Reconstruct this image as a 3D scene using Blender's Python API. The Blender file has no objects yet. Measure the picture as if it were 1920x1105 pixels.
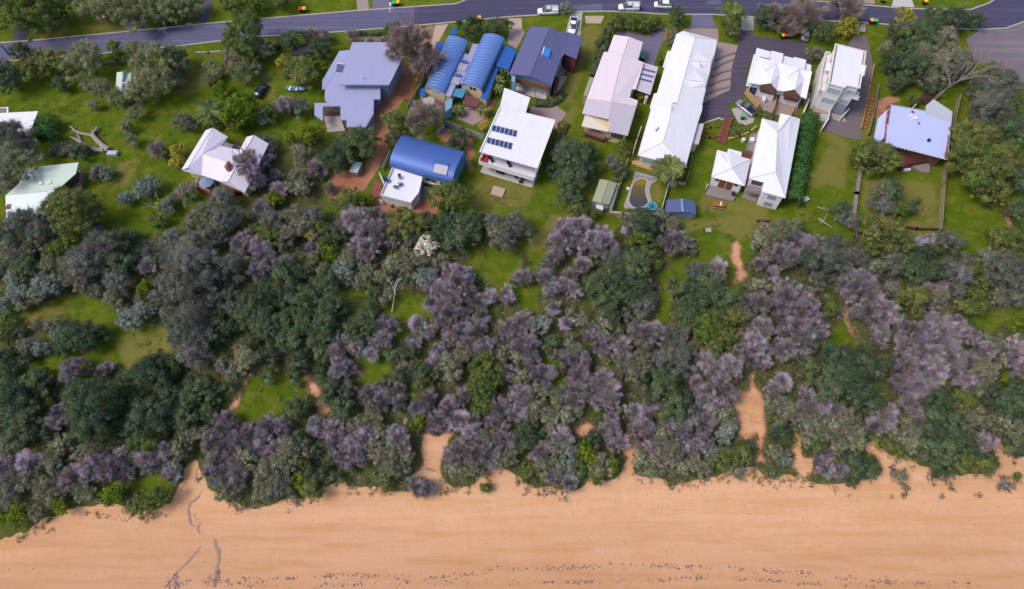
import bpy, math, random
import numpy as np
from mathutils import Vector
random.seed(7); RNG = np.random.default_rng(7)
SC = bpy.context.scene
# ------------------------------------------------------------------ camera, sky, sun, exposure
CAMZ, TILT, FOC, HB = 125.0, math.radians(27.0), 1280.0, 5.0
cam = bpy.data.cameras.new('camera'); cam.sensor_width = 36.0; cam.lens = 24.0
cam.clip_start = 1.0; cam.clip_end = 3000.0
camo = bpy.data.objects.new('camera', cam); SC.collection.objects.link(camo)
camo.location = (0, 0, CAMZ); camo.rotation_euler = (TILT, 0, 0); SC.camera = camo
SUN_EL, SUN_AZ = math.radians(54), math.radians(255)      # azimuth clockwise from +Y: light comes from the left, a little from the sea
world = bpy.data.worlds.new('World'); SC.world = world; world.use_nodes = True
nt = world.node_tree; bg = nt.nodes['Background']
sky = nt.nodes.new('ShaderNodeTexSky'); sky.sky_type = 'NISHITA'; sky.sun_disc = False
sky.sun_elevation = SUN_EL; sky.sun_rotation = SUN_AZ; sky.dust_density = 2.5; sky.air_density = 1.0
nt.links.new(sky.outputs[0], bg.inputs[0]); bg.inputs[1].default_value = 0.14
sl = bpy.data.lights.new('sun', 'SUN'); sl.energy = 1.45; sl.angle = math.radians(22); sl.color = (1, .93, .84)
so = bpy.data.objects.new('sun', sl); SC.collection.objects.link(so)
sd = Vector((math.sin(SUN_AZ)*math.cos(SUN_EL), math.cos(SUN_AZ)*math.cos(SUN_EL), math.sin(SUN_EL)))
so.rotation_euler = sd.to_track_quat('Z', 'Y').to_euler(); so.location = (-60, -20, 160)
SC.view_settings.view_transform = 'Standard'; SC.view_settings.look = 'None'
SC.view_settings.exposure = 0.58; SC.view_settings.gamma = 1.0
SC.cycles.max_bounces = 6; SC.cycles.diffuse_bounces = 3; SC.cycles.glossy_bounces = 2
# ------------------------------------------------------------------ photograph pixels to points in the place
CT, ST = math.cos(TILT), math.sin(TILT)
def P(px, py, z):
    u = (px-960)/FOC; v = (552.5-py)/FOC
    d = Vector((u, ST+v*CT, -CT+v*ST)); s = (z-CAMZ)/d.z
    return Vector((d.x*s, d.y*s, z))
def to_px(x, y, z):
    dz = z-CAMZ; f = y*ST-dz*CT; up = y*CT+dz*ST
    return 960+FOC*x/f, 552.5-FOC*up/f
def sstep(a, b, t):
    t = np.clip((t-a)/(b-a), 0, 1); return t*t*(3-2*t)
def gz(x, y):
    base = 1.3*sstep(19, 28, y)+3.7*sstep(26, 70, y)
    m = sstep(22, 32, y)*(1-sstep(60, 71, y))
    n = .5*np.sin(x*.19+1.3*np.sin(y*.13))+.35*np.sin(x*.07-y*.21+2)+.25*np.sin(x*.41+y*.37)
    return base+m*n*.7
def G(px, py, h=0.0):
    z = 3.0
    for _ in range(14):
        p = P(px, py, z+h); z = float(gz(p.x, p.y))
    return P(px, py, z+h)
def mpp(px, py, z):              # metres per photograph pixel, across
    p = P(px, py, z); return (p.y*ST-(z-CAMZ)*CT)/FOC
VIEWS = dict(a=(840,140,3.946), b=(1070,40,6.313), c=(1070,200,6.313), d=(1080,300,7.892), e=(1300,60,5.525), f=(1300,200,5.525),
    g=(1500,60,5.528), h=(1600,170,6.5), i=(760,40,5.525), j=(580,60,5.527), k=(680,230,5.814), l=(320,220,6.5), m=(0,180,4.25),
    n=(960,0,6.), o=(1380,0,6.), q=(940,30,6.139), u=(400,60,5.525), w=(0,0,4.), x=(480,0,4.), r=(280,880,4.9125),
    t1=(0,0,3.946), t2=(480,0,3.946), t3=(960,0,3.946), t4=(1440,0,3.946), t5=(0,200,3.946), t6=(480,200,3.946), t7=(960,200,3.946), t8=(1440,200,3.946),
    v1=(0,450,3.946), v2=(480,450,3.946), v3=(960,450,3.946), v4=(1440,450,3.946), v5=(0,700,3.946), v6=(480,700,3.946), v7=(960,700,3.946), v8=(1440,700,3.946), p=(0,0,1.), s=(0,860,2.))
def V(k, *pts):                  # 'x,y' pairs read in one enlarged view -> photograph pixels (third number = height, kept)
    x0, y0, s = VIEWS[k]; return [(x0+q[0]/s, y0+q[1]/s)+tuple(q[2:]) for q in pts]
# ------------------------------------------------------------------ object helpers
def link(o, parent=None):
    SC.collection.objects.link(o)
    if parent is not None: o.parent = parent
    return o
def tag(o, label=None, cat=None, group=None, kind=None):
    if label: o['label'] = label
    if cat: o['category'] = cat
    if group: o['group'] = group
    if kind: o['kind'] = kind
    return o
def empty(name, loc, label=None, cat=None, group=None, rz=0):
    o = bpy.data.objects.new(name, None); link(o); o.location = loc; o.rotation_euler = (0, 0, rz); o.empty_display_size = .5
    return tag(o, label, cat, group)
def wloc(o):
    v = Vector((0, 0, 0))
    while o is not None: v = v+Vector(o.location); o = o.parent
    return v
class MB:
    def __init__(s): s.v = []; s.f = []; s.m = []
    def add(s, vs, fs, mi=0):
        n = len(s.v); s.v += [tuple(v) for v in vs]; s.f += [tuple(i+n for i in f) for f in fs]; s.m += [mi]*len(fs)
    def prism(s, poly, z0, z1, mi=0):
        a = sum(poly[i][0]*poly[(i+1) % len(poly)][1]-poly[(i+1) % len(poly)][0]*poly[i][1] for i in range(len(poly)))
        if a < 0: poly = poly[::-1]
        n = len(poly); vs = [(p[0], p[1], z0) for p in poly]+[(p[0], p[1], z1) for p in poly]
        s.add(vs, [tuple(range(n))[::-1], tuple(range(n, 2*n))]+[(i, (i+1) % n, (i+1) % n+n, i+n) for i in range(n)], mi)
    def box(s, c, sx, sy, sz, rz=0, mi=0):
        ca, sa = math.cos(rz), math.sin(rz)
        s.prism([(c[0]+x*ca-y*sa, c[1]+x*sa+y*ca) for x, y in ((-sx/2,-sy/2),(sx/2,-sy/2),(sx/2,sy/2),(-sx/2,sy/2))], c[2]-sz/2, c[2]+sz/2, mi)
    def cyl(s, c, r, h, n=16, r2=None, mi=0):
        r2 = r if r2 is None else r2
        vs = [(c[0]+r*math.cos(2*math.pi*i/n), c[1]+r*math.sin(2*math.pi*i/n), c[2]) for i in range(n)]
        vs += [(c[0]+r2*math.cos(2*math.pi*i/n), c[1]+r2*math.sin(2*math.pi*i/n), c[2]+h) for i in range(n)]
        s.add(vs, [tuple(range(n))[::-1], tuple(range(n, 2*n))]+[(i, (i+1) % n, (i+1) % n+n, i+n) for i in range(n)], mi)
    def tube(s, pts, rads, n=6, mi=0):
        pts = [Vector(p) for p in pts]; vs = []; fs = []
        for k, p in enumerate(pts):
            t = (pts[min(k+1, len(pts)-1)]-pts[max(k-1, 0)]).normalized()
            a = t.cross(Vector((0, 0, 1)) if abs(t.z) < .9 else Vector((1, 0, 0))).normalized(); b = t.cross(a)
            r = rads[k] if hasattr(rads, '__len__') else rads
            for i in range(n):
                an = 2*math.pi*i/n; vs.append(p+a*(r*math.cos(an))+b*(r*math.sin(an)))
        for k in range(len(pts)-1):
            for i in range(n): fs.append((k*n+i, k*n+(i+1) % n, (k+1)*n+(i+1) % n, (k+1)*n+i))
        fs.append(tuple(range(n))[::-1]); fs.append(tuple(range((len(pts)-1)*n, len(pts)*n)))
        s.add(vs, fs, mi)
    def mesh(s, name, mats, off=(0, 0, 0), smooth=False):
        me = bpy.data.meshes.new(name); me.from_pydata([(v[0]-off[0], v[1]-off[1], v[2]-off[2]) for v in s.v], [], s.f)
        for m in (mats if isinstance(mats, (list, tuple)) else [mats]): me.materials.append(m)
        if any(s.m): me.polygons.foreach_set('material_index', s.m)
        if smooth: me.polygons.foreach_set('use_smooth', [True]*len(s.f))
        me.update(); return me
    def build(s, name, mats, parent=None, smooth=False):
        off = wloc(parent) if parent is not None else Vector((0, 0, 0))
        return link(bpy.data.objects.new(name, s.mesh(name, mats, off, smooth)), parent)
def fast_mesh(name, verts, quads, mats, tint=None, fmi=None):
    """big numpy mesh; tint = per-face rgb variation held on the corners"""
    me = bpy.data.meshes.new(name); nv, nf = len(verts), len(quads); k = quads.shape[1]
    me.vertices.add(nv); me.vertices.foreach_set('co', np.asarray(verts, np.float32).ravel())
    me.loops.add(nf*k); me.loops.foreach_set('vertex_index', quads.astype(np.int32).ravel())
    me.polygons.add(nf); me.polygons.foreach_set('loop_start', np.arange(0, nf*k, k, dtype=np.int32))
    me.update(calc_edges=True)
    for m in mats: me.materials.append(m)
    if fmi is not None: me.polygons.foreach_set('material_index', fmi.astype(np.int32))
    if tint is not None:
        at = me.color_attributes.new('tint', 'FLOAT_COLOR', 'CORNER')
        c = np.ones((nf, k, 4), np.float32); c[:, :, :3] = tint[:, None, :]; at.data.foreach_set('color', c.ravel())
    return me
# ------------------------------------------------------------------ materials
def newmat(name):
    m = bpy.data.materials.new(name); m.use_nodes = True
    return m, m.node_tree, m.node_tree.nodes['Principled BSDF']
def N(t, kind, **kw):
    n = t.nodes.new(kind)
    for k, v in kw.items(): setattr(n, k, v)
    return n
def mixc(t, fac, a, b, blend='MIX'):
    n = t.nodes.new('ShaderNodeMix'); n.data_type = 'RGBA'; n.blend_type = blend
    for sock, val in ((n.inputs[0], fac), (n.inputs[6], a), (n.inputs[7], b)):
        if hasattr(val, 'is_linked') or hasattr(val, 'links'): t.links.new(val, sock)
        else: sock.default_value = val if not isinstance(val, tuple) else (val+(1,))[:4]
    return n.outputs[2]
def noise(t, scale, detail=4, rough=.6, vec=None):
    n = t.nodes.new('ShaderNodeTexNoise'); n.inputs['Scale'].default_value = scale; n.inputs['Detail'].default_value = detail; n.inputs['Roughness'].default_value = rough
    if vec is not None: t.links.new(vec, n.inputs['Vector'])
    return n
def ramp(t, fac, a, b, ca=(0, 0, 0), cb=(1, 1, 1)):
    r = t.nodes.new('ShaderNodeValToRGB'); e = r.color_ramp.elements
    e[0].position = a; e[1].position = b; e[0].color = ca+(1,); e[1].color = cb+(1,); t.links.new(fac, r.inputs[0]); return r.outputs[0]
COLS = {}; FLASH = {}
def M(name, col, rough=.7, var=.15, scale=.8, dirt=None, dirt_amt=.0, metal=0., rib=None, rib_s=.3, spec=.4, bump=0., speck=0.):
    """painted / mineral surface: two noise octaves of tone, optional dirt blotches, optional ribs (direction, spacing)"""
    COLS[name] = col
    m, t, b = newmat(name); co = N(t, 'ShaderNodeNewGeometry').outputs['Position']
    n1 = noise(t, scale, 5, .65, co); dark = tuple(c*(1-var) for c in col); lite = tuple(min(1, c*(1+var*.6)) for c in col)
    c = mixc(t, n1.outputs[0], dark, lite)
    n2 = noise(t, scale*9, 3, .7, co); c = mixc(t, ramp(t, n2.outputs[0], .35, .75), c, tuple(x*(1-var*.5) for x in col))
    if dirt:
        n3 = noise(t, scale*.5, 6, .75, co); f = ramp(t, n3.outputs[0], .62-dirt_amt, .82-dirt_amt*.6); c = mixc(t, f, c, dirt)
    if speck:
        n4 = noise(t, 3.4, 2, .5, co); c = mixc(t, ramp(t, n4.outputs[0], .655, .70), c, tuple(x*(1-speck) for x in col))
        mp = N(t, 'ShaderNodeMapping'); t.links.new(co, mp.inputs[0]); mp.inputs['Scale'].default_value = (1.1, .12, 1); mp.inputs['Rotation'].default_value = (0, 0, -.28); n5 = noise(t, 1., 4, .6, mp.outputs[0]); c = mixc(t, ramp(t, n5.outputs[0], .42, .68), c, tuple(x*(1-speck*.22) for x in col))
    if rib:
        vm = N(t, 'ShaderNodeVectorMath', operation='DOT_PRODUCT'); t.links.new(co, vm.inputs[0]); vm.inputs[1].default_value = (rib[0], rib[1], 0)
        mu = N(t, 'ShaderNodeMath', operation='MULTIPLY'); t.links.new(vm.outputs['Value'], mu.inputs[0]); mu.inputs[1].default_value = 2*math.pi/rib_s
        si = N(t, 'ShaderNodeMath', operation='SINE'); t.links.new(mu.outputs[0], si.inputs[0])
        bp = N(t, 'ShaderNodeBump'); bp.inputs['Strength'].default_value = .16; bp.inputs['Distance'].default_value = .04
        t.links.new(si.outputs[0], bp.inputs['Height']); t.links.new(bp.outputs[0], b.inputs['Normal'])
    elif bump:
        bp = N(t, 'ShaderNodeBump'); bp.inputs['Strength'].default_value = bump; bp.inputs['Distance'].default_value = .08
        t.links.new(n2.outputs[0], bp.inputs['Height']); t.links.new(bp.outputs[0], b.inputs['Normal'])
    t.links.new(c, b.inputs['Base Color']); b.inputs['Roughness'].default_value = rough; b.inputs['Metallic'].default_value = metal
    b.inputs['Specular IOR Level'].default_value = spec
    return m
def leafmat(name, col, col2, rough=.65):
    """foliage: colour varies leaf by leaf (tint) and plant by plant"""
    m, t, b = newmat(name); at = N(t, 'ShaderNodeAttribute', attribute_name='tint'); oi = N(t, 'ShaderNodeObjectInfo')
    c = mixc(t, oi.outputs['Random'], col, col2); c = mixc(t, 1.0, c, at.outputs['Color'], 'MULTIPLY')
    t.links.new(c, b.inputs['Base Color']); b.inputs['Roughness'].default_value = rough; b.inputs['Specular IOR Level'].default_value = .2
    tr = N(t, 'ShaderNodeBsdfTranslucent'); t.links.new(c, tr.inputs[0]); mx = N(t, 'ShaderNodeMixShader'); mx.inputs[0].default_value = .32; t.links.new(b.outputs[0], mx.inputs[1]); t.links.new(tr.outputs[0], mx.inputs[2]); t.links.new(mx.outputs[0], t.nodes['Material Output'].inputs[0])
    return m
WHITE = M('white_roof', (.69,.665,.71), .6, .05, .5, (.44,.43,.46), .05, rib=(.97,.25), rib_s=.5, speck=.35)
WHITEW = M('white_wall', (.66,.645,.68), .8, .06)
CREAMW = M('cream_wall', (.62,.50,.30), .85, .08)
GREYR = M('grey_roof', (.30,.30,.475), .5, .06, .4, (.30,.30,.40), .02, rib=(1,0), rib_s=.5, speck=.22)
SLATE = M('slate_roof', (.10,.10,.215), .5, .08, .4, rib=(.95,.3), rib_s=.5, speck=.22)
PINKR = M('pink_cream_roof', (.66,.60,.70), .6, .06, .4, (.45,.38,.37), .02, rib=(.9,.45), rib_s=.6, speck=.22)
BEIGER = M('beige_roof', (.66,.55,.60), .6, .06, .5, (.42,.35,.34), .03, rib=(.3,1), rib_s=.9, speck=.22)
BEIGEG = M('weathered_beige_roof', (.48,.42,.48), .6, .08, .5, (.36,.31,.33), .03, rib=(.3,1), rib_s=.9, speck=.22)
GREENR = M('pale_green_roof', (.50,.58,.50), .5, .06, .5, rib=(1,0), rib_s=.5, speck=.22)
MINTR = M('mint_white_roof', (.70,.76,.78), .5, .05, .5, (.5,.5,.45), .02, rib=(1,0), rib_s=.5, speck=.22)
KHAKI = M('khaki_roof', (.30,.31,.20), .6, .1, .5, rib=(.3,1), rib_s=.6)
TILEBLUE = M('dark_blue_roof', (.085,.10,.22), .4, .08, .5, rib=(1,0), rib_s=.45, speck=.22)
BLUEM = M('blue_metal', (.058,.115,.36), .45, .08, .3, metal=.2, speck=.22)
BLUEF = M('blue_flat_roof', (.02,.10,.36), .45, .1, .3)
TEALW = M('teal_wall', (.05,.22,.36), .6, .1)
PALEBLUE = M('pale_blue_wall', (.16,.32,.46), .7, .1)
GREYW = M('grey_wall', (.22,.24,.30), .8, .1)
CONC = M('concrete', (.38,.33,.31), .9, .12, .6, (.25,.21,.2), .05)
CONCP = M('pale_concrete', (.46,.42,.40), .9, .1, .6)
TAN = M('tan_paving', (.42,.31,.24), .9, .14, .7, (.3,.2,.15), .05)
PINKP = M('pink_paving', (.30,.22,.21), .9, .14, .9)
PAVP = M('purple_brown_paving', (.145,.115,.125), .85, .14, .9)
TIMBER = M('orange_timber', (.30,.115,.035), .6, .2, 1.5)
TIMB2 = M('grey_timber', (.23,.19,.18), .8, .2, 1.2)
TIMB3 = M('tan_timber', (.46,.27,.13), .7, .15, 1.2)
MAROON = M('maroon_timber', (.115,.028,.03), .65, .2, 1.0)
REDT = M('red_timber', (.22,.06,.045), .7, .2, 1.0)
RED = M('red_cloth', (.45,.012,.02), .6, .08)
DARK = M('dark_fabric', (.02,.02,.035), .7, .1)
BROWNW = M('brown_cladding', (.13,.06,.04), .7, .2, 1.2)
GLASS = M('window_glass', (.05,.06,.09), .12, .2, .4, spec=.6)
GLASSP = M('pale_window_glass', (.32,.38,.46), .2, .2, .4, spec=.6)
PANEL = M('solar_cell', (.035,.045,.15), .2, .15, 2., spec=.6)
COLLECT = M('solar_collector', (.34,.33,.42), .3, .15, 2., rib=(.95,.3), rib_s=.35)
RUSTR = M('rusted_pale_blue_roof', (.43,.46,.72), .5, .05, .35, (.30,.10,.07), -.06, rib=(.97,.22), rib_s=.5, speck=.22)
RUST = M('rust', (.26,.04,.03), .8, .5, 1.6, (.55,.45,.45), .1)
GREYBLUE = M('pale_grey_roof', (.42,.43,.47), .55, .06, .4, rib=(.97,.22), rib_s=.5)
METAL = M('galvanised_metal', (.42,.44,.48), .45, .1, 1., metal=.4)
TYRE = M('tyre_rubber', (.015,.015,.017), .85, .1)
BRICK = M('brick', (.30,.12,.07), .85, .2, 3.)
FENCET = M('weathered_fence_timber', (.26,.20,.15), .85, .25, 1.)
POLEM = M('pole_timber', (.16,.155,.16), .8, .2, 1.)
BLACKP = M('black_paint', (.012,.014,.022), .2, .1, spec=.7)
WHITEP = M('white_paint', (.78,.79,.82), .25, .03, spec=.6)
SILVERP = M('silver_paint', (.34,.35,.40), .25, .06, metal=.5)
BARK = M('bark', (.17,.135,.12), .9, .3, 1.5, bump=.4)
DEADW = M('dead_wood', (.33,.27,.27), .85, .25, 1.5, bump=.4)
DEADP = M('pink_dead_wood', (.30,.20,.18), .85, .25, 1.5)
def parent_box(name, root, pts, h0, h1, mat, href=None):
    """prism whose outline is read from the photograph at height href above the house ground"""
    hr = h1 if href is None else href
    b = MB(); b.prism([tuple(P(p[0], p[1], HB+hr))[:2] for p in pts], HB+h0, HB+h1); return b.build(name, mat, root)
def flashing(m):
    if m.name not in FLASH: FLASH[m.name] = M(m.name+'_flashing', tuple(x*.74 for x in COLS.get(m.name, (.4,.4,.4))), .6, .08)
    return FLASH[m.name]
def roof(name, root, faces, mats, th=.16, mi=None):
    """roof planes given by photograph corners with heights; closed underneath and along the eaves"""
    key = {}; vs = []; fs = []
    for fc in faces:
        ids = []
        for p in fc:
            k = (round(p[0], 1), round(p[1], 1), round(p[2], 2))
            if k not in key: key[k] = len(vs); vs.append(P(p[0], p[1], HB+p[2]))
            ids.append(key[k])
        a = sum(vs[ids[i]].x*vs[ids[(i+1) % len(ids)]].y-vs[ids[(i+1) % len(ids)]].x*vs[ids[i]].y for i in range(len(ids)))
        fs.append(ids if a > 0 else ids[::-1])
    n = len(vs); ec = {}
    for f in fs:
        for i in range(len(f)):
            e = (f[i], f[(i+1) % len(f)]); ec[e] = ec.get(e, 0)+1
    b = MB(); allv = vs+[v-Vector((0, 0, th)) for v in vs]; idx = [i for i in range(len(fs))]
    b.v = [tuple(v) for v in allv]
    for k, f in enumerate(fs):
        b.f.append(tuple(f)); b.m.append(mi[k] if mi else 0)
        b.f.append(tuple(i+n for i in f[::-1])); b.m.append(mi[k] if mi else 0)
        for i in range(len(f)):
            e = (f[i], f[(i+1) % len(f)])
            if (e[1], e[0]) not in ec: b.f.append((e[1], e[0], e[0]+n, e[1]+n)); b.m.append(mi[k] if mi else 0)
    ml = list(mats) if isinstance(mats, (list, tuple)) else [mats]; ml.append(flashing(ml[0])); done = set()
    for (p, q) in ec:
        if (q, p) in done: continue
        done.add((p, q)); A, B = vs[p], vs[q]; inner = (q, p) in ec
        if (A-B).length < 1.2: continue
        if inner: b.tube([A+Vector((0,0,.01)), B+Vector((0,0,.01))], .075, 5, len(ml)-1)
        elif abs(A.z-B.z) < .25: b.tube([A-Vector((0,0,th*.6)), B-Vector((0,0,th*.6))], .085, 5, len(ml)-1)
    return b.build(name, ml, root)
def inset(poly, d):
    n = len(poly); a = sum(poly[i][0]*poly[(i+1) % n][1]-poly[(i+1) % n][0]*poly[i][1] for i in range(n)); sg = 1 if a > 0 else -1; out = []
    for i in range(n):
        p0, p1, p2 = (Vector(poly[(i+k) % n][:2]) for k in (-1, 0, 1))
        e1 = (p1-p0).normalized(); e2 = (p2-p1).normalized(); n1 = Vector((-e1.y, e1.x))*sg; n2 = Vector((-e2.y, e2.x))*sg
        bi = n1+n2; L = max(.35, bi.length_squared/2); out.append(tuple(p1+bi*(d/max(L, .5))*.999))
    return out
def walls(root, pts, htop, ins, mat, h0=0, name='wall'):
    """pts: (px,py) at eave height htop; the wall stands inside the eaves. Returns the plan outline for windows"""
    poly = inset([tuple(P(p[0], p[1], HB+htop))[:2] for p in pts], ins)
    b = MB(); b.prism(list(poly), HB+h0, HB+htop-.17); b.build(name, mat, root); return poly
def win(root, poly, e, t0, t1, h0, h1, frame=None, glass=None, name='window', mull=1):
    """window with frame and pane on edge e of a plan outline"""
    n = len(poly); a = Vector(poly[e % n]); b = Vector(poly[(e+1) % n]); d = (b-a).normalized(); nm = Vector((d.y, -d.x))
    ar = sum(poly[i][0]*poly[(i+1) % n][1]-poly[(i+1) % n][0]*poly[i][1] for i in range(n))
    if ar < 0: nm = -nm
    L = (b-a).length; A = a+d*(L*t0); B = a+d*(L*t1); fw = .08
    fb = MB()
    def bar(s0, s1, z0, z1, o0, o1, mb):
        q = [A+d*s0+nm*o0, A+d*s1+nm*o0, A+d*s1+nm*o1, A+d*s0+nm*o1]; mb.prism([tuple(x) for x in q], HB+z0, HB+z1)
    W_ = (B-A).length
    bar(0, fw, h0, h1, -.02, .07, fb); bar(W_-fw, W_, h0, h1, -.02, .07, fb)
    bar(fw, W_-fw, h0, h0+fw, -.02, .066, fb); bar(fw, W_-fw, h1-fw, h1, -.02, .066, fb)
    for k in range(mull): bar(W_*(k+1)/(mull+1)-.03, W_*(k+1)/(mull+1)+.03, h0+fw, h1-fw, -.02, .062, fb)
    o = fb.build(name, frame or WHITEW, root); pb = MB(); bar(fw, W_-fw, h0+fw, h1-fw, -.015, .03, pb); pb.build('pane', glass or GLASS, o)
    return o
def rail(root, pts, h0, ht, mat, name='railing', href=None, step=1.6):
    """post-and-rail along photograph points (at height href, default the deck level h0)"""
    q = [P(p[0], p[1], HB+(h0 if href is None else href)) for p in pts]; b = MB()
    for a, c in zip(q[:-1], q[1:]):
        d = c-a; L = d.length; rz = math.atan2(d.y, d.x); mid = (a+c)/2
        for f in (1.0, .55): b.box((mid.x, mid.y, HB+h0+ht*f-.04), L+.04, .06, .07, rz)
        for k in range(int(L/step)+2):
            pt = a+d*min(1, k*step/L); b.box((pt.x, pt.y, HB+h0+ht/2-.05), .07, .07, ht-.02, rz)
    return b.build(name, mat, root)
def house(name, px, py, label, cat='house'):
    p = P(px, py, HB); return empty(name, (p.x, p.y, HB), label, cat)
# ------------------------------------------------------------------ ground: one sheet, coloured by what grows or lies on it
def lattice(x, y, s, seed):
    """smooth value noise"""
    r = np.random.default_rng(seed).random((256, 256)); X = x/s+1000.3; Y = y/s+1000.7
    xi = np.floor(X).astype(int); yi = np.floor(Y).astype(int); fx = X-xi; fy = Y-yi
    fx = fx*fx*(3-2*fx); fy = fy*fy*(3-2*fy); g = lambda a, b: r[a % 256, b % 256]
    return (g(xi, yi)*(1-fx)+g(xi+1, yi)*fx)*(1-fy)+(g(xi, yi+1)*(1-fx)+g(xi+1, yi+1)*fx)*fy
def inpoly(px, py, poly):
    r = np.zeros(px.shape, bool); n = len(poly)
    for i in range(n):
        x1, y1 = poly[i][:2]; x2, y2 = poly[(i+1) % n][:2]
        if y1 == y2: continue
        c = ((y1 > py) != (y2 > py)) & (px < (x2-x1)*(py-y1)/(y2-y1)+x1); r ^= c
    return r
BEACH_EDGE = [(0,1018),(30,1005),(90,975),(150,955),(200,950),(260,960),(320,938),(333,905),(355,882),(371,860),(381,885),(393,915),(420,940),(470,947),(530,938),(600,930),(613,900),(604,868),(616,905),(650,905),(700,915),(760,920),(800,915),(830,905),(850,915),(880,905),(900,890),(930,875),(960,880),(975,905),(1050,922),(1090,915),(1110,900),(1160,892),(1166,870),(1180,872),(1200,885),(1250,905),(1300,902),(1370,885),(1390,880),(1410,880),(1425,895),(1470,890),(1500,895),(1560,910),(1610,905),(1642,890),(1652,870),(1622,845),(1640,828),(1662,845),(1700,858),(1740,870),(1770,890),(1840,890),(1872,870),(1858,840),(1865,822),(1900,848),(1920,855)]
BEACH = [(-900,1040)]+BEACH_EDGE+[(2900,860),(2900,2500),(-900,2500)]
SANDS = [V('v6',(350,0),(400,0),(500,100),(490,150),(530,280),(540,330),(440,310),(400,200),(330,40)),
    V('v6',(1210,470),(1340,440),(1490,400),(1480,470),(1400,580),(1380,650),(1400,850),(1330,850),(1200,790),(1130,740),(1200,680),(1230,600)),
    V('v7',(1680,110),(1750,90),(1770,-20),(1800,-20),(1800,120),(1890,180),(1890,690),(1800,690),(1820,600),(1830,480),(1740,510),(1680,520),(1640,330),(1620,260)),
    V('v7',(850,450),(930,470),(940,560),(900,700),(820,700),(840,620),(800,620)), V('v7',(440,420),(560,370),(630,400),(600,440),(500,480)),
    V('v4',(590,460),(580,540),(600,640),(660,740),(665,830),(640,800),(610,700),(540,620),(528,550),(570,470)),
    V('v3',(1605,0),(1650,0),(1700,100),(1770,240),(1700,330),(1650,320),(1620,150)),
    V('t8',(1780,740),(1800,800),(1830,900),(1885,1000),(1850,1030),(1780,900),(1745,820)),
    V('v5',(1845,20),(1770,160),(1700,320),(1630,340),(1690,200),(1760,90),(1815,10)),
    V('v8',(180,440),(215,480),(240,600),(330,590),(330,720),(220,760),(150,720),(190,600)), V('v8',(700,540),(780,480),(830,560),(720,620)), V('v1',(1700,840),(1740,660),(1770,700),(1740,860))]
DIRT = [V('j',(1000,300),(1120,380),(1060,560),(910,820),(760,1105),(590,1105),(660,850),(735,700),(735,560),(830,545),(960,330)),
    V('k',(250,60),(300,60),(300,160),(200,420),(20,780),(-60,720),(60,420),(150,200)), V('t6',(540,500),(700,470),(820,520),(800,620),(760,640),(640,680),(530,720),(560,600)),
    V('k',(80,850),(640,700),(900,720),(840,900),(780,1010),(560,980),(300,1010),(100,1010)), V('k',(880,40),(1200,150),(1210,520),(1150,560),(1130,280),(860,200),(800,120)),
    V('i',(440,900),(500,950),(520,1010),(440,1000)), V('i',(820,850),(960,780),(830,1105),(740,1105)), V('i',(330,60),(450,40),(240,480),(150,600),(60,800),(0,800),(60,560),(180,330)),
    V('h',(240,150),(430,80),(560,60),(560,110),(440,170),(330,300),(240,330)), 
    V('i',(0,80),(300,60),(330,130),(250,300),(150,330),(0,230)), 
    V('b',(1060,60),(1120,80),(1100,330),(1060,330)),V('b',(560,100),(900,140),(900,160),(700,165),(560,125))]
DRY = [V('h',(150,0),(300,0),(200,600),(80,640),(120,400)), V('h',(1200,250),(1320,0),(1280,240),(1200,900),(1060,1100),(1140,840)), V('d',(1090,380),(1330,300),(1300,560),(1240,680),(1120,600)), V('b',(160,60),(330,60),(120,760),(-60,1000),(-120,900)), V('a',(800,420),(930,180),(960,260),(800,760),(700,720)), V('t5',(880,380),(1050,380),(950,620),(820,640)), V('t1',(1250,650),(1560,430),(1640,540),(1400,720)), V('t8',(420,300),(610,330),(560,600),(330,560)), V('t7',(1400,640),(1900,720),(1880,800),(1400,780)), V('v1',(130,540),(420,480),(520,500),(480,560),(300,640),(130,640)), V('v2',(860,180),(1060,100),(1120,180),(1000,300),(880,260)), V('t5',(900,1030),(1080,1020),(1080,1080),(930,1090)), V('t8',(940,860),(1100,830),(1250,800),(1260,900),(960,930)), V('t8',(1000,920),(1250,930),(1200,1040),(1080,960)), V('t8',(400,170),(620,260),(600,330),(440,260)), V('t8',(300,500),(380,460),(400,600),(290,620)), [(985,478),(965,540),(942,622),(922,632),(938,560),(962,500)], V('t8',(700,540),(1240,560),(1240,800),(700,800)),
    V('a',(250,730),(640,840),(600,980),(160,980)), V('u',(470,340),(620,420),(660,640),(560,700),(480,520)), V('d',(850,80),(1200,190),(1190,260),(840,160)), V('t7',(300,800),(460,800),(200,1080),(60,1080)), V('w',(220,235),(950,150),(950,220),(230,290)),
    V('t7',(1250,840),(1900,780),(1900,940),(1700,1000),(1500,900),(1280,930)), V('n',(850,270),(1000,270),(900,660),(760,660)), V('b',(190,40),(340,40),(120,760),(0,1000),(0,760)), V('v1',(800,700),(1250,640),(1350,850),(1300,1000),(1000,1000),(860,900))]
SCRUB = [(-900,440),(210,440),(330,440),(380,395),(480,352),(500,262),(600,250),(640,330),(600,392),(690,425),(850,405),(970,410),(990,500),(965,560),(965,620),(1000,600),(1020,490),(1080,425),(1140,470),(1170,408),(1265,412),(1300,470),(1280,500),(1380,560),(1420,440),(1500,412),(1560,470),(1640,420),(1700,440),(1770,470),(1850,480),(1920,450),(2900,450),(2900,2500),(-900,2500)]
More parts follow.
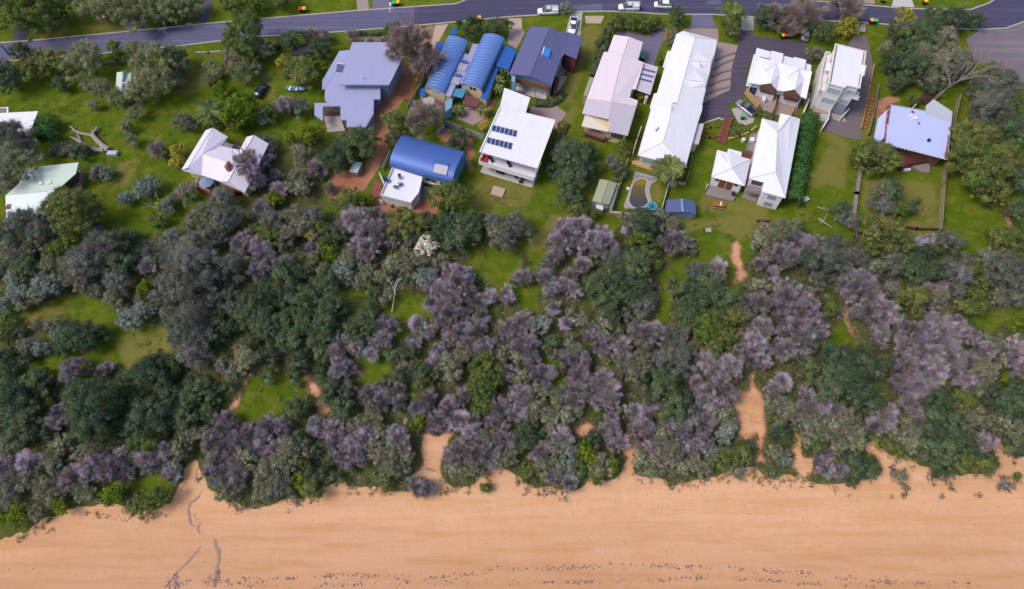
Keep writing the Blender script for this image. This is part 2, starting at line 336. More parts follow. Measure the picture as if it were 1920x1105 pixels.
UNSCRUB = [V('v1',(60,560),(450,410),(800,440),(900,620),(1250,640),(1350,850),(1300,1000),(1000,1000),(800,900),(700,1050),(420,1100),(100,1000),(200,880),(450,850),(820,720),(600,600),(100,640)),
    [(430,790),(470,705),(560,700),(568,770),(520,790),(460,800)], V('v2',(600,360),(800,350),(860,420),(620,420)), V('v2',(900,480),(1040,380),(1250,420),(1320,560),(1330,700),(1160,760),(900,700)), V('v3',(1050,280),(1300,100),(1500,120),(1200,420),(1150,640),(1000,650),(1150,440)),
    [(885,470),(985,450),(960,560),(880,510)], V('v2',(780,900),(960,800),(1000,960),(820,1100),(740,1000)), V('v4',(480,620),(560,640),(640,800),(440,780)), V('v3',(640,880),(800,900),(780,1020),(680,1010)), V('v5',(1000,780),(1270,760),(1280,900),(1000,1000)), V('v4',(1500,540),(1900,480),(1900,640),(1560,660)),V('v3',(120,860),(380,860),(420,1060),(250,1060))]
fx = np.concatenate([[-1500,-900,-500,-320,-230], np.arange(-176, 176.1, .42), [230,320,500,900,1500]])
fy = np.concatenate([[-60,-30,-12], np.arange(-4, 156.1, .42), [180,230,320,520,1000,2200]])
GX, GY = np.meshgrid(fx, fy); GZ = gz(GX, GY)
sc_l = lattice(GX, GY, 2.2, 3)-.5
inscrub = sstep(24, 32, GY)*(1-sstep(66, 76, GY))
GZ = GZ+.16*sc_l*inscrub+.05*(lattice(GX, GY, 1.1, 5)-.5)*(1-sstep(70, 74, GY))
pxg, pyg = to_px(GX, GY, np.minimum(GZ, 30))
wk = np.where((GY > 74) & (GX > -75), .55, 1.0)
wob = wk*(15*(lattice(GX, GY, 3., 11)-.5)+9*(lattice(GX, GY, 1.1, 12)-.5)); wob2 = wk*(15*(lattice(GX, GY, 3., 13)-.5)+9*(lattice(GX, GY, 1.1, 14)-.5))
qx, qy = pxg+wob, pyg+wob2
bad = (GY > 400) | (np.abs(GX) > 400); qx[bad] = 5000; qy[bad] = -9000
def anyp(ps):
    r = np.zeros(qx.shape, bool)
    for q in ps: r |= inpoly(qx, qy, q)
    return r
mk_beach = inpoly(qx, qy, BEACH) | (GY < 14); mk_path = anyp(SANDS) & ~mk_beach
mk_dirt = anyp(DIRT) & ~mk_beach; mk_dry = anyp(DRY); mk_scrub = inpoly(qx, qy, SCRUB) & ~anyp(UNSCRUB) & ~mk_beach & ~mk_path
def blur(a, k=1):
    a = a.astype(np.float32)
    for _ in range(k):
        p = np.pad(a, 1, mode='edge'); a = (p[:-2,1:-1]+p[2:,1:-1]+p[1:-1,:-2]+p[1:-1,2:]+2*a)/6
    return a
m_sand = np.where(mk_beach, 1.0, np.where(anyp(SANDS[1:2]+SANDS[9:10]) & mk_path, .68, np.where(mk_path, .57, 0))); m_sand = blur(m_sand, 2); m_dirt = blur(mk_dirt | mk_path, 3); m_dry = blur(mk_dry, 6); m_scrub = blur(mk_scrub, 4)
def ground_material():
    m, t, b = newmat('ground_cover'); at = N(t, 'ShaderNodeAttribute', attribute_name='cover'); at2 = N(t, 'ShaderNodeAttribute', attribute_name='scrubcover')
    pos = N(t, 'ShaderNodeNewGeometry').outputs['Position']; sp = N(t, 'ShaderNodeSeparateColor'); t.links.new(at.outputs['Color'], sp.inputs[0])
    nA = noise(t, .12, 5, .6, pos); nB = noise(t, .7, 6, .7, pos); nC = noise(t, 3.2, 4, .75, pos); nD = noise(t, .035, 3, .5, pos)
    g = mixc(t, ramp(t, nA.outputs[0], .35, .68), (.060,.106,.006), (.108,.148,.010))
    g = mixc(t, ramp(t, nB.outputs[0], .42, .72), g, (.092,.132,.008))
    g = mixc(t, ramp(t, nC.outputs[0], .40, .8), g, (.048,.084,.006))
    nE = noise(t, .33, 6, .7, pos); g = mixc(t, ramp(t, nE.outputs[0], .47, .68), g, (.155,.158,.020)); nF = noise(t, 1.6, 5, .7, pos); g = mixc(t, ramp(t, nF.outputs[0], .555, .72), g, (.165,.135,.048)); nG = noise(t, 9., 2, .7, pos); g = mixc(t, ramp(t, nG.outputs[0], .5, .8), g, (.055,.092,.006))
    dry = mixc(t, nB.outputs[0], (.125,.135,.018), (.215,.165,.060)); dry = mixc(t, ramp(t, nC.outputs[0], .45, .8), dry, (.090,.105,.014))
    def fac(sock, n, lo=.42, hi=.62, amt=.55):
        a = N(t, 'ShaderNodeMath', operation='MULTIPLY_ADD'); t.links.new(n.outputs[0], a.inputs[0]); a.inputs[1].default_value = amt; a.inputs[2].default_value = -amt*.5
        c = N(t, 'ShaderNodeMath', operation='ADD'); t.links.new(a.outputs[0], c.inputs[0]); t.links.new(sock, c.inputs[1]); return ramp(t, c.outputs[0], lo, hi)
    c = mixc(t, fac(sp.outputs[2], nB, .3, .9, .9), g, dry)
    sc = mixc(t, ramp(t, nB.outputs[0], .35, .7), (.062,.064,.024), (.085,.118,.014)); sc = mixc(t, ramp(t, nC.outputs[0], .45, .75), sc, (.105,.080,.055))
    c = mixc(t, fac(at2.outputs['Fac'], nB, .35, .7, .8), c, sc)
    d = mixc(t, ramp(t, nB.outputs[0], .3, .75), (.37,.155,.092), (.28,.115,.072)); d = mixc(t, ramp(t, nC.outputs[0], .5, .8), d, (.15,.08,.045)); d = mixc(t, ramp(t, nA.outputs[0], .5, .72), d, (.43,.225,.145))
    c = mixc(t, fac(sp.outputs[0], nB, .38, .66, .7), c, d)
    s = mixc(t, ramp(t, nA.outputs[0], .32, .7), (.595,.330,.180), (.630,.360,.222)); s = mixc(t, ramp(t, nB.outputs[0], .48, .78), s, (.565,.305,.158)); s = mixc(t, ramp(t, nC.outputs[0], .56, .85), s, (.495,.27,.15)); s = mixc(t, ramp(t, nD.outputs[0], .45, .62), s, (.61,.345,.21))
    # long wind and tide streaks along the shore
    mp = N(t, 'ShaderNodeMapping'); t.links.new(pos, mp.inputs[0]); mp.inputs['Scale'].default_value = (.05, .55, 1); st = noise(t, 1.0, 5, .65, mp.outputs[0])
    s = mixc(t, ramp(t, st.outputs[0], .47, .67), s, (.54,.29,.14))
    sy = N(t, 'ShaderNodeSeparateXYZ'); t.links.new(pos, sy.inputs[0]); mr = N(t, 'ShaderNodeMapRange'); t.links.new(sy.outputs[1], mr.inputs[0]); mr.inputs[1].default_value = 20.; mr.inputs[2].default_value = 8.; s = mixc(t, mr.outputs[0], s, mixc(t, 1.0, s, (.83,.80,.76), 'MULTIPLY'))   # damper sand towards the water
    mp2 = N(t, 'ShaderNodeMapping'); t.links.new(pos, mp2.inputs[0]); mp2.inputs['Scale'].default_value = (.018, .16, 1); mp2.inputs['Rotation'].default_value = (0, 0, .03); sb = noise(t, 1., 3, .5, mp2.outputs[0]); s = mixc(t, ramp(t, sb.outputs[0], .42, .62), s, mixc(t, 1.0, s, (.935,.92,.89), 'MULTIPLY'))
    nH = noise(t, 7., 3, .8, pos); s = mixc(t, ramp(t, nH.outputs[0], .55, .78), s, (.43,.235,.125)); nI = noise(t, 1.9, 2, .5, pos); s = mixc(t, ramp(t, nI.outputs[0], .66, .72), s, (.44,.25,.15))
    c = mixc(t, fac(sp.outputs[1], nB, .40, .60, .5), c, s)
    t.links.new(c, b.inputs['Base Color']); b.inputs['Roughness'].default_value = .95; b.inputs['Specular IOR Level'].default_value = .02
    ad = N(t, 'ShaderNodeMath', operation='MULTIPLY_ADD'); t.links.new(nC.outputs[0], ad.inputs[0]); ad.inputs[1].default_value = .5; t.links.new(nB.outputs[0], ad.inputs[2])
    bp = N(t, 'ShaderNodeBump'); bp.inputs['Strength'].default_value = .5; bp.inputs['Distance'].default_value = .2; t.links.new(ad.outputs[0], bp.inputs['Height']); t.links.new(bp.outputs[0], b.inputs['Normal'])
    return m
GROUND = ground_material()
ny, nx = GX.shape; ids = np.arange(ny*nx).reshape(ny, nx)
quads = np.stack([ids[:-1,:-1], ids[:-1,1:], ids[1:,1:], ids[1:,:-1]], -1).reshape(-1, 4)
fb = (mk_beach[:-1,:-1] & mk_beach[1:,1:]).ravel(); fp = (mk_path[:-1,:-1] & mk_path[1:,1:]).ravel() & ~fb
allv = np.stack([GX, GY, GZ], -1).reshape(-1, 3); colr = np.stack([m_dirt, m_sand, m_dry], -1).reshape(-1, 3); scr = m_scrub.ravel()
def sheet(name, sel):
    q = quads[sel]; used, inv = np.unique(q, return_inverse=True); q = inv.reshape(-1, 4)
    me = fast_mesh(name, allv[used], q, [GROUND]); me.polygons.foreach_set('use_smooth', [True]*len(q))
    at = me.color_attributes.new('cover', 'FLOAT_COLOR', 'POINT'); c = np.ones((len(used), 4), np.float32); c[:, :3] = colr[used]; at.data.foreach_set('color', c.ravel())
    a2 = me.attributes.new('scrubcover', 'FLOAT', 'POINT'); a2.data.foreach_set('value', scr[used].astype(np.float32))
    return tag(link(bpy.data.objects.new(name, me)), kind='structure')
sheet('ground', ~fb & ~fp); sheet('beach', fb); sheet('sandy_path', fp)
# ------------------------------------------------------------------ sealed surfaces laid on the ground
def slab(name, pts, mat, dz, kind='structure', th=.3):
    b = MB(); b.prism([tuple(P(p[0], p[1], HB+dz))[:2] for p in pts], HB+dz-th, HB+dz); return tag(b.build(name, mat), kind=kind)
def asphalt(name, a, b_, streak):
    m, t, b = newmat(name); pos = N(t, 'ShaderNodeNewGeometry').outputs['Position']
    n1 = noise(t, .25, 5, .6, pos); n2 = noise(t, 5, 3, .7, pos); mp = N(t, 'ShaderNodeMapping'); t.links.new(pos, mp.inputs[0]); mp.inputs['Scale'].default_value = (.02, .9, 1); mp.inputs['Rotation'].default_value = (0, 0, -.07)
    n3 = noise(t, 1, 4, .6, mp.outputs[0]); c = mixc(t, n1.outputs[0], a, b_); c = mixc(t, ramp(t, n2.outputs[0], .4, .8), c, tuple(x*.8 for x in a)); c = mixc(t, ramp(t, n3.outputs[0], .5, .7), c, streak)
    t.links.new(c, b.inputs['Base Color']); b.inputs['Roughness'].default_value = .85; return m
ASPH = asphalt('old_asphalt', (.080,.075,.145), (.105,.098,.175), (.13,.12,.20)); ASPHN = asphalt('new_asphalt', (.043,.038,.082), (.058,.050,.105), (.08,.07,.135)); ASPHD = asphalt('drive_asphalt', (.055,.043,.076), (.08,.063,.10), (.10,.075,.09)); ASPHL = asphalt('lilac_asphalt', (.125,.11,.18), (.165,.145,.215), (.12,.10,.16))
TOP = [(-260,112),(0,80),(57,76),(237,59),(375,45),(480,36),(667,20),(855,7),(880,-3)]
LOW = [(-260,150),(0,115),(187,101),(262,92),(325,87),(385,80),(480,68),(565,65),(767,49),(777,48)]
ROADTOP_R = [(880,-3),(960,-26),(1380,-8),(1530,2),(1610,8),(1700,16),(1795,18),(1820,18),(1856,5),(1870,-6),(1960,-70)]
LOW_R = [(777,48),(855,41),(960,31),(1010,28),(1067,22),(1140,21),(1193,23),(1253,27),(1340,27),(1411,32),(1513,37),(1613,42),(1668,46),(1760,52),(1838,55),(1886,53),(1922,40),(2050,20),(2200,-10)]
slab('road', TOP[:-1]+[(855,7),(777,13.5)][1:]+LOW[::-1], ASPH, .05)
slab('road_resurfaced', [(777.5,13.5),(855,7),(880,-3)]+ROADTOP_R[1:]+[(2200,-70)]+LOW_R[::-1][:-1]+[(777.5,48)], ASPHN, .054)
slab('road_patch', V('n',(615,75),(1012,40),(1020,118),(640,132)), ASPH, .058, th=.05); slab('road_patch', V('o',(230,35),(520,45),(520,85),(235,80)), ASPH, .058, th=.05); slab('road_patch', [(1326,1),(1352,1),(1352,9),(1326,9)], ASPH, .058, th=.05)
slab('car_park', [(1812,72),(1838,57.5),(1886,55.5),(1925,42),(2300,-20),(2300,220),(1925,156),(1885,146),(1868,136),(1835,118),(1818,96)], asphalt('gravel_asphalt', (.12,.10,.13), (.19,.15,.175), (.23,.165,.16)), .045)
def strip(name, pts, w, z0, z1, mat, parent=None, hz=None):
    """ribbon of width w along photograph points (kerb, low wall, edging)"""
    q = [Vector(P(p[0], p[1], HB+(z1 if hz is None else hz))) for p in pts]; b = MB(); n = len(q); L = []; R = []
    for i, p in enumerate(q):
        d = (q[min(i+1, n-1)]-q[max(i-1, 0)]); d.z = 0; d.normalize(); nn = Vector((-d.y, d.x, 0))*w/2; L.append(p+nn); R.append(p-nn)
    for i in range(n-1): b.prism([tuple(L[i])[:2], tuple(L[i+1])[:2], tuple(R[i+1])[:2], tuple(R[i])[:2]], HB+z0, HB+z1)
    return b.build(name, mat, parent)
for e in (TOP, LOW, ROADTOP_R, LOW_R[:12], LOW_R[11:]): tag(strip('kerb', e, .38, -.2, .13, CONC), kind='structure')
for k_, (pts, mat) in enumerate([(V('w',(108,208),(208,206),(220,300),(92,312)), ASPHD), (V('w',(962,140),(1052,140),(1072,228),(945,236)), ASPHL), (V('w',(1530,-10),(1596,-10),(1560,160),(1480,172)), ASPHD),
    ([(668,-5),(690,-5),(692,18),(670,19)], PINKP), ([(700,-5),(730,-5),(732,14),(698,17)], ASPHL), (V('t4',(930,-10),(1060,-10),(1085,55),(915,48)), CONCP), (V('o',(1450,-10),(1560,-10),(1560,45),(1440,35)), PINKP),
    (V('i',(1068,-30),(1205,-30),(1210,75),(1075,75)), TAN), (V('i',(1075,76),(1212,76),(1240,120),(1150,290),(1060,235)), PINKP), (V('i',(310,40),(445,30),(345,210),(240,330),(280,190)), TAN),
    (V('n',(660,155),(795,135),(770,400),(600,380)), CONC), (V('n',(820,180),(1040,180),(1000,266),(830,262)), TAN), (V('t3',(1332,112),(1478,112),(1512,208),(1320,206)), ASPHL), (V('t3',(1275,208),(1525,212),(1530,300),(1260,240)), PINKP),
    (V('b',(555,118),(700,125),(850,165),(960,150),(1060,75),(1115,90),(1090,250),(1015,430),(985,530),(860,520),(800,455),(840,250),(690,185),(520,170)), ASPHL),
    (V('e',(250,100),(462,140),(400,360),(380,600),(130,720),(90,740),(110,560),(215,240)), PINKP),
    (V('e',(470,-60),(640,40),(1150,110),(1240,330),(1200,420),(650,165),(620,240),(560,400),(540,540),(560,660),(440,720),(345,770),(440,900),(380,930),(270,890),(90,950),(95,750),(140,722),(382,602),(403,362),(466,140)), ASPHD),
    (V('e',(395,800),(520,760),(640,860),(620,940),(520,975),(460,930)), CONC), (V('t3',(1700,110),(1790,125),(1790,225),(1695,225)), CONC),
    (V('g',(575,30),(695,42),(752,300),(745,480),(640,900),(632,1120),(455,1092),(240,1012),(200,700),(300,400)), PAVP), (V('t4',(690,180),(720,180),(720,235),(655,235)), CONC),
    (V('a',(610,235),(720,250),(808,235),(875,285),(800,410),(760,360),(610,300)), PINKP), (V('i',(570,900),(800,870),(830,1000),(700,1080),(540,1010)), PINKP), (V('q',(650,560),(790,560),(700,700),(640,760)), PINKP), (V('q',(690,690),(760,700),(640,900),(600,920)), CONC),
    (V('k',(130,600),(210,680),(190,820),(80,815)), REDT), (V('e',(1090,620),(1250,640),(1150,830),(1150,700)), PINKP)]):
    slab('driveway', pts, mat, .03+.003*k_, th=.25)
tag(strip('kerb', V('e',(90,950),(270,890),(322,912)), .3, -.1, .2, CONCP), kind='structure')

for x0, y0, x1, y1 in ((225,300,440,215),(205,395,415,285),(185,470,405,390),(160,560,390,480),(130,650,370,570)): tag(strip('bay_marking', V('e',(x0,y0),((x0+x1)/2,(y0+y1)/2-12),(x1,y1)), .45, .10, .19, PAVP), kind='structure')

def ribbon(name, pts, w, mat, seed, dz=.015):
    """thin irregular skin of silt on the sand"""
    rg = random.Random(seed); q = []
    for (x0, y0), (x1, y1) in zip(pts[:-1], pts[1:]):
        k = max(2, int(math.hypot(x1-x0, y1-y0)/3.5))
        for i in range(k): q.append(G(x0+(x1-x0)*i/k+rg.gauss(0, .5), y0+(y1-y0)*i/k+rg.gauss(0, .4)))
    m = MB(); n = len(q); ww = []; cur = w
    for i in range(n): cur = .6*cur+.4*w*rg.uniform(.25, 1.8); ww.append(cur*min(1, .25+i/4, .25+(n-1-i)/4))
    L = []
    for i, p in enumerate(q):
        d_ = q[min(i+1, n-1)]-q[max(i-1, 0)]; d_.z = 0; d_.normalize(); nn = Vector((-d_.y, d_.x, 0))*ww[i]/2; L += [p+nn+Vector((0,0,dz)), p-nn+Vector((0,0,dz)), p+nn*1.5-Vector((0,0,.06)), p-nn*1.5-Vector((0,0,.06))]
    fs = []
    for i in range(n-1): a_ = 4*i; fs += [(a_, a_+1, a_+5, a_+4), (a_+2, a_, a_+4, a_+6), (a_+1, a_+3, a_+7, a_+5)]
    m.add(L, fs); return tag(m.build(name, mat), kind='structure')
SILT = M('wet_silt', (.31,.195,.15), .85, .25, 1.); SILT2 = M('pale_silt', (.47,.28,.175), .9, .2, 1.)
for i_, (pts, w_, mt) in enumerate([(V('r',(440,-10),(432,90),(478,150),(484,200),(450,250),(375,310),(360,370),(372,450),(385,510),(440,545)), .35, SILT), (V('r',(480,488),(455,525),(445,560),(475,600),(480,650)), .5, SILT), (V('r',(475,705),(450,750),(400,810),(340,870),(260,950),(215,1010),(150,1100)), .32, SILT), (V('r',(600,640),(612,710),(642,770),(645,830),(625,900),(620,950),(645,1000),(600,1060),(580,1110)), .45, SILT),
    (V('r',(500,840),(440,930),(390,1000),(330,1040),(260,1090)), .55, SILT2), (V('r',(575,835),(560,900),(530,980),(500,1050)), .35, SILT2), (V('r',(250,960),(235,1040),(270,1110)), .4, SILT), (V('r',(430,400),(415,440),(470,480)), .2, SILT), (V('r',(360,280),(300,345),(240,360)), .25, SILT2)]): ribbon('drainage_channel', pts, w_, mt, i_, .012+.004*i_)
# ------------------------------------------------------------------ houses
def H(k, h, *pts): return [q+(h,) for q in V(k, *pts)]
def gable_end(root, name, a, b, c, mat, zb):
    """triangular wall under a gable: eave a, ridge b, eave c (px, py, h), dropped to height zb, 0.1 m thick"""
    A, B, C = (P(p[0], p[1], HB+p[2]-.17) for p in (a, b, c)); d = (C-A); d.z = 0; d.normalize(); n = Vector((-d.y, d.x, 0))*.12
    lo = [Vector((A.x, A.y, HB+zb)), Vector((C.x, C.y, HB+zb))]; f = [lo[0], lo[1], C, B, A]; m = MB()
    m.add([v for v in f]+[v+n for v in f], [(0,1,2,3,4), (9,8,7,6,5)]+[(i, (i+1) % 5+5 if False else (i+1) % 5, (i+1) % 5+5, i+5) for i in range(5)]); return m.build(name, mat, root)
# --- white flat-roofed house with solar panels and a sea-facing balcony
r = house('white_house', 965, 290, 'white flat-roofed house with two rows of solar panels and a red seat on its balcony')
MR = V('a',(385,240),(790,338),(658,690),(236,570)); SR = V('a',(418,98),(608,170),(572,290),(383,246))
roof('roof', r, [[p+(6.5,) for p in MR]], WHITE, .3); roof('garage_roof', r, [[p+(6.1,) for p in SR]], WHITE, .25)
for nm, e in (('parapet', [MR[0], MR[1]]), ('parapet', [MR[1], MR[2]]), ('parapet', [MR[3], MR[0]])):
    strip(nm, e, .3, 6.45, 6.72, WHITEW, r)
MW = MR[:2]+V('a',(684,600),(266,484)); up = walls(r, MW, 6.3, .35, WHITEW, 3.2, 'upper_wall'); walls(r, SR, 5.9, .3, MAROON, 0, 'garage_wall'); walls(r, MW, 3.2, .5, WHITEW, 0)
for q_ in (MR[2], MR[3]): p = P(q_[0], q_[1]-2, HB+6.3); m = MB(); m.box((p.x+(-.3 if q_ is MR[2] else .4), p.y+.3, HB+4.7), .3, .3, 3.2); m.build('post', WHITEW, r)
win(r, up, 2, .05, .36, 3.5, 5.6, WHITEW, GLASS, mull=2); win(r, up, 2, .45, .78, 3.5, 5.6, WHITEW, GLASS, mull=2); win(r, up, 2, .85, .96, 3.6, 5.4, WHITEW, GLASS)
BD = V('a',(228,660),(632,785),(690,655),(275,540)); parent_box('balcony_floor', r, BD, 2.9, 3.12, WHITEW)
rail(r, V('a',(690,660),(632,783),(228,658),(262,575)), 3.12, 1.0, WHITEW)
b = MB()
for A, B in zip(V('a',(632,783)), V('a',(228,658))):
    p, q_ = P(*A, HB+3.12), P(*B, HB+3.12); d = (q_-p).normalized(); nn = Vector((-d.y, d.x, 0))*.02; b.prism([tuple((p+nn))[:2], tuple((q_+nn))[:2], tuple((q_-nn))[:2], tuple((p-nn))[:2]], HB+3.2, HB+3.98)
b.build('balustrade', WHITEW, r)
lo = walls(r, V('a',(262,580),(650,705),(690,600),(290,500)), 2.9, .6, GREYW, 0, 'lower_wall'); win(r, lo, 0, .1, .45, .2, 2.3, DARK, GLASS, mull=3); win(r, lo, 0, .55, .9, .2, 2.3, DARK, GLASS, mull=3)
parent_box('patio', r, V('a',(236,722),(622,836),(668,740),(280,640)), -.1, .16, CONCP)
for row in (((332,372),(515,416),(505,462),(320,415)), ((292,462),(480,508),(470,556),(282,504))):
    c4 = [P(*q_, HB+6.62) for q_ in V('a',*row)]
    for k in range(6):
        f0, f1 = k/6+.012, (k+1)/6-.012; qd = [c4[0].lerp(c4[1], f0), c4[0].lerp(c4[1], f1), c4[3].lerp(c4[2], f1), c4[3].lerp(c4[2], f0)]
        m = MB(); m.prism([tuple(v)[:2] for v in qd], HB+6.55, HB+6.62); o = m.build('solar_panel', METAL, r); g_ = MB(); ins = inset([tuple(v)[:2] for v in qd], .05); g_.prism(ins, HB+6.621, HB+6.626); g_.build('cells', PANEL, o)
def sofa(px, py, h, rz, L, mat, label, name='sofa', cat='sofa'):
    p = P(px, py, HB+h); r_ = empty(name, (p.x, p.y, HB+h), label, cat, rz=rz); m = MB()
    m.box((0, 0, .25), L, .85, .3); o = link(bpy.data.objects.new('seat', m.mesh('seat', mat)), r_)
    m = MB(); m.box((0, .5, .45), L, .2, .7); link(bpy.data.objects.new('backrest', m.mesh('backrest', mat)), r_)
    for s in (-1, 1):
        m = MB(); m.box((s*(L/2+.09), .1, .35), .18, 1.0, .55); link(bpy.data.objects.new('armrest', m.mesh('armrest', mat)), r_)
    return r_
p = sofa(*V('a',(277,628))[0], 3.12, math.radians(70), 1.5, RED, 'red outdoor sofa on the white balcony', 'outdoor_sofa')
p.scale = (1.1, 1.25, 1)
def lounger(px, py, h, rz, mat, label, group=None):
    p = P(px, py, HB+h); r_ = empty('sun_lounger', (p.x, p.y, HB+h), label, 'sun lounger', group, rz)
    m = MB(); m.box((0, -.3, .32), .62, 1.3, .1); link(bpy.data.objects.new('seat', m.mesh('seat', mat)), r_)
    m = MB(); m.add([(-.31,.36,.28),(.31,.36,.28),(.31,.95,.7),(-.31,.95,.7),(-.31,.33,.38),(.31,.33,.38),(.31,.9,.8),(-.31,.9,.8)], [(3,2,1,0),(4,5,6,7),(0,1,5,4),(1,2,6,5),(2,3,7,6),(3,0,4,7)]); link(bpy.data.objects.new('backrest', m.mesh('backrest', mat)), r_)
    for x in (-.27, .27):
        for y in (-.85, .3): m = MB(); m.box((x, y, .14), .06, .06, .28); link(bpy.data.objects.new('leg', m.mesh('leg', mat)), r_)
lounger(*V('a',(318,630))[0], 3.12, .45, DARK, 'dark sun lounger beside the red sofa on the balcony'); lounger(*V('a',(450,664))[0], 3.12, .4, DARK, 'dark sun lounger alone in the middle of the white balcony')
def chair(px, py, h, rz, mat, label, group=None, sc=1.0):
    p = P(px, py, HB+h); r_ = empty('outdoor_chair', (p.x, p.y, HB+h), label, 'chair', group, rz); r_.scale = (sc,)*3
    m = MB(); m.box((0, 0, .44), .55, .55, .07); link(bpy.data.objects.new('seat', m.mesh('seat', mat)), r_)
    m = MB(); m.box((0, .27, .75), .55, .06, .6); link(bpy.data.objects.new('backrest', m.mesh('backrest', mat)), r_)
    for x in (-.24, .24):
        for y in (-.24, .24): m = MB(); m.box((x, y, .2), .06, .06, .41); link(bpy.data.objects.new('leg', m.mesh('leg', mat)), r_)
for (x, y, lb) in ((368,728,'leftmost dark chair on the patio below the white balcony'),(402,738,'second dark chair on the patio below the white balcony'),(505,766,'third dark chair on the patio below the white balcony'),(552,782,'dark chair nearest the right end of the patio below the white balcony'),(535,802,'dark chair at the outer edge of the patio below the white balcony')):
    chair(*V('a',(x,y))[0], .16, .3*x, DARK, lb, 'patio chairs below the white balcony', 1.15)
# --- long beige house with carport
r = house('beige_house', 1150, 190, 'long beige iron-roofed house with a striped carport roof and timber sea deck')
bg = lambda h, *p: H('b', h, *p); cg = lambda h, *p: H('c', h, *p)
E, R = 3.9, 5.0
roof('roof', r, [bg(E,(515,162))+bg(R-.2,(690,184),(628,397))+bg(E,(443,362)), bg(R-.2,(690,184))+bg(E,(855,247),(797,457))+bg(R-.2,(628,397)),
    bg(E+.15,(395,362))+bg(R,(620,380),(480,955))+bg(E+.15,(190,920)), bg(R,(620,380))+bg(E+.15,(865,490),(770,805),(722,802),(697,903),(797,940),(775,1010))+bg(R,(480,955)),
    bg(E+.15,(190,920))+bg(R,(480,955))+cg(R,(455,150))+cg(E+.15,(140,82)), bg(R,(480,955))+bg(E+.15,(775,1010))+cg(E+.15,(672,345))+cg(R-.2,(452,295),(455,150))], [BEIGER, BEIGEG], .16, [0,0,0,0,1,1])
roof('porch_roof', r, [cg(3.7,(178,84),(478,130),(440,296),(132,230))], M('cream_roof', (.64,.55,.47), .6, .06), .14)
roof('carport_roof', r, [bg(3.4,(868,493),(1035,542),(940,868),(768,806))], BEIGEG, .12)
for y in (0, 57, 113): parent_box('skylight', r, V('b',(862-y*.33,557+y),(1005-y*.37,594+y),(998-y*.37,614+y),(855-y*.33,577+y)), 3.4, 3.45, TILEBLUE)
for (x, y) in ((1020,560),(935,850),(975,700)): p = P(*V('b',(x,y))[0], HB+3.25); m = MB(); m.box((p.x-.15, p.y, HB+1.6), .12, .12, 3.2); m.build('post', TIMB3, r)
wl = walls(r, [q[:2] for q in bg(0,(515,162),(690,184),(855,247),(797,457),(868,493),(770,805),(722,802),(697,903),(797,940))+cg(0,(672,345),(455,290),(140,82))+bg(0,(395,362),(443,362))], E, .5, CREAMW)
parent_box('side_annex', r, V('b',(225,660),(277,668),(190,885),(152,875)), 0, 2.8, KHAKI)
parent_box('deck', r, V('c',(148,292),(395,378),(420,372),(615,392),(640,330),(440,280),(180,180)), .9, 1.2, TIMB2)
parent_box('deck_skirt', r, V('c',(165,325),(395,400),(440,330),(180,230)), 0, .88, MAROON)
rail(r, V('c',(150,292),(395,378)), 1.2, .95, TIMB3); rail(r, V('c',(440,345),(612,392),(632,345)), 1.2, .95, TIMB3)
win(r, wl, 9, .1, .9, 1.5, 3.2, TIMB3, GLASS, mull=3)
for (x, y, h1) in ((440,296,3.6),(134,232,3.6)): p = P(*V('c',(x,y))[0], HB+h1); m = MB(); m.box((p.x, p.y+.1, HB+1.8), .14, .14, 3.4); m.build('post', TIMB3, r)
def round_tank(name, px, py, h, rad, mat, top, label, cat):
    p = P(px, py, HB+h); r_ = empty(name, (p.x, p.y, HB), label, cat); m = MB(); m.cyl((p.x, p.y, HB), rad, h-.1, 24); m.build('shell', mat, r_)
    m = MB(); m.cyl((p.x, p.y, HB+h-.1), rad+.05, .1, 24, rad*.85); m.cyl((p.x, p.y, HB+h), rad*.25, .08, 12); m.build('lid', top, r_); return r_
round_tank('chimney_cowl', *V('b',(900,890))[0], 2.2, .35, WHITEW, WHITEW, 'small white round cowl at the corner of the striped carport', 'cowl')
# --- long white house
r = house('long_white_house', 1275, 190, 'longest white hip-roofed house, beside the dark car park with tyre-marked bays')
E, R = 3.6, 4.9
TL, TR = bg(E,(1255,150),(1735,218)); 
roof('roof', r, [bg(E,(1255,150),(1330,115),(1735,218))+bg(R,(1475,195)), bg(E,(1735,218),(1690,450),(1640,620),(1545,1030))+bg(R,(1243,1030),(1475,195)),
    bg(R,(1475,195),(1243,1030))+bg(E,(940,1035),(955,965),(990,855),(1025,850),(1115,545),(1090,545),(1150,352),(1190,348),(1255,150))], WHITE, .16)
roof('lower_roof', r, [cg(E+.2,(962,0))+cg(R+.25,(1195,-10),(1170,180),(1090,425))+cg(E+.2,(797,575)), cg(R+.25,(1090,425))+cg(E+.2,(1360,712),(797,575)), cg(R+.25,(1195,-10))+cg(E+.2,(1560,-15),(1553,42),(1500,200),(1360,712))+cg(R+.25,(1090,425),(1170,180))], WHITE, .16)
for a_, b_, c_, d_, e_, f_ in (((1500,372),(1380,470),(1440,562),(1692,398),(1668,482),(1642,572)), ((1460,570),(1340,690),(1380,800),(1636,640),(1610,720),(1582,800))):
    roof('gable_roof', r, [bg(R-.45,a_)+bg(R+.12,b_)+bg(R-.1,e_)+bg(E+.1,d_), bg(R+.12,b_)+bg(R-.45,c_)+bg(E+.1,f_)+bg(R-.1,e_)], WHITE, .14)
wl = walls(r, [q[:2] for q in cg(0,(797,575),(1360,712),(1500,200),(1553,42))+bg(0,(1540,980),(1640,620),(1690,450),(1735,218),(1330,115),(1255,150),(1190,348),(1025,850))+cg(0,(962,0))], E, .5, CREAMW)
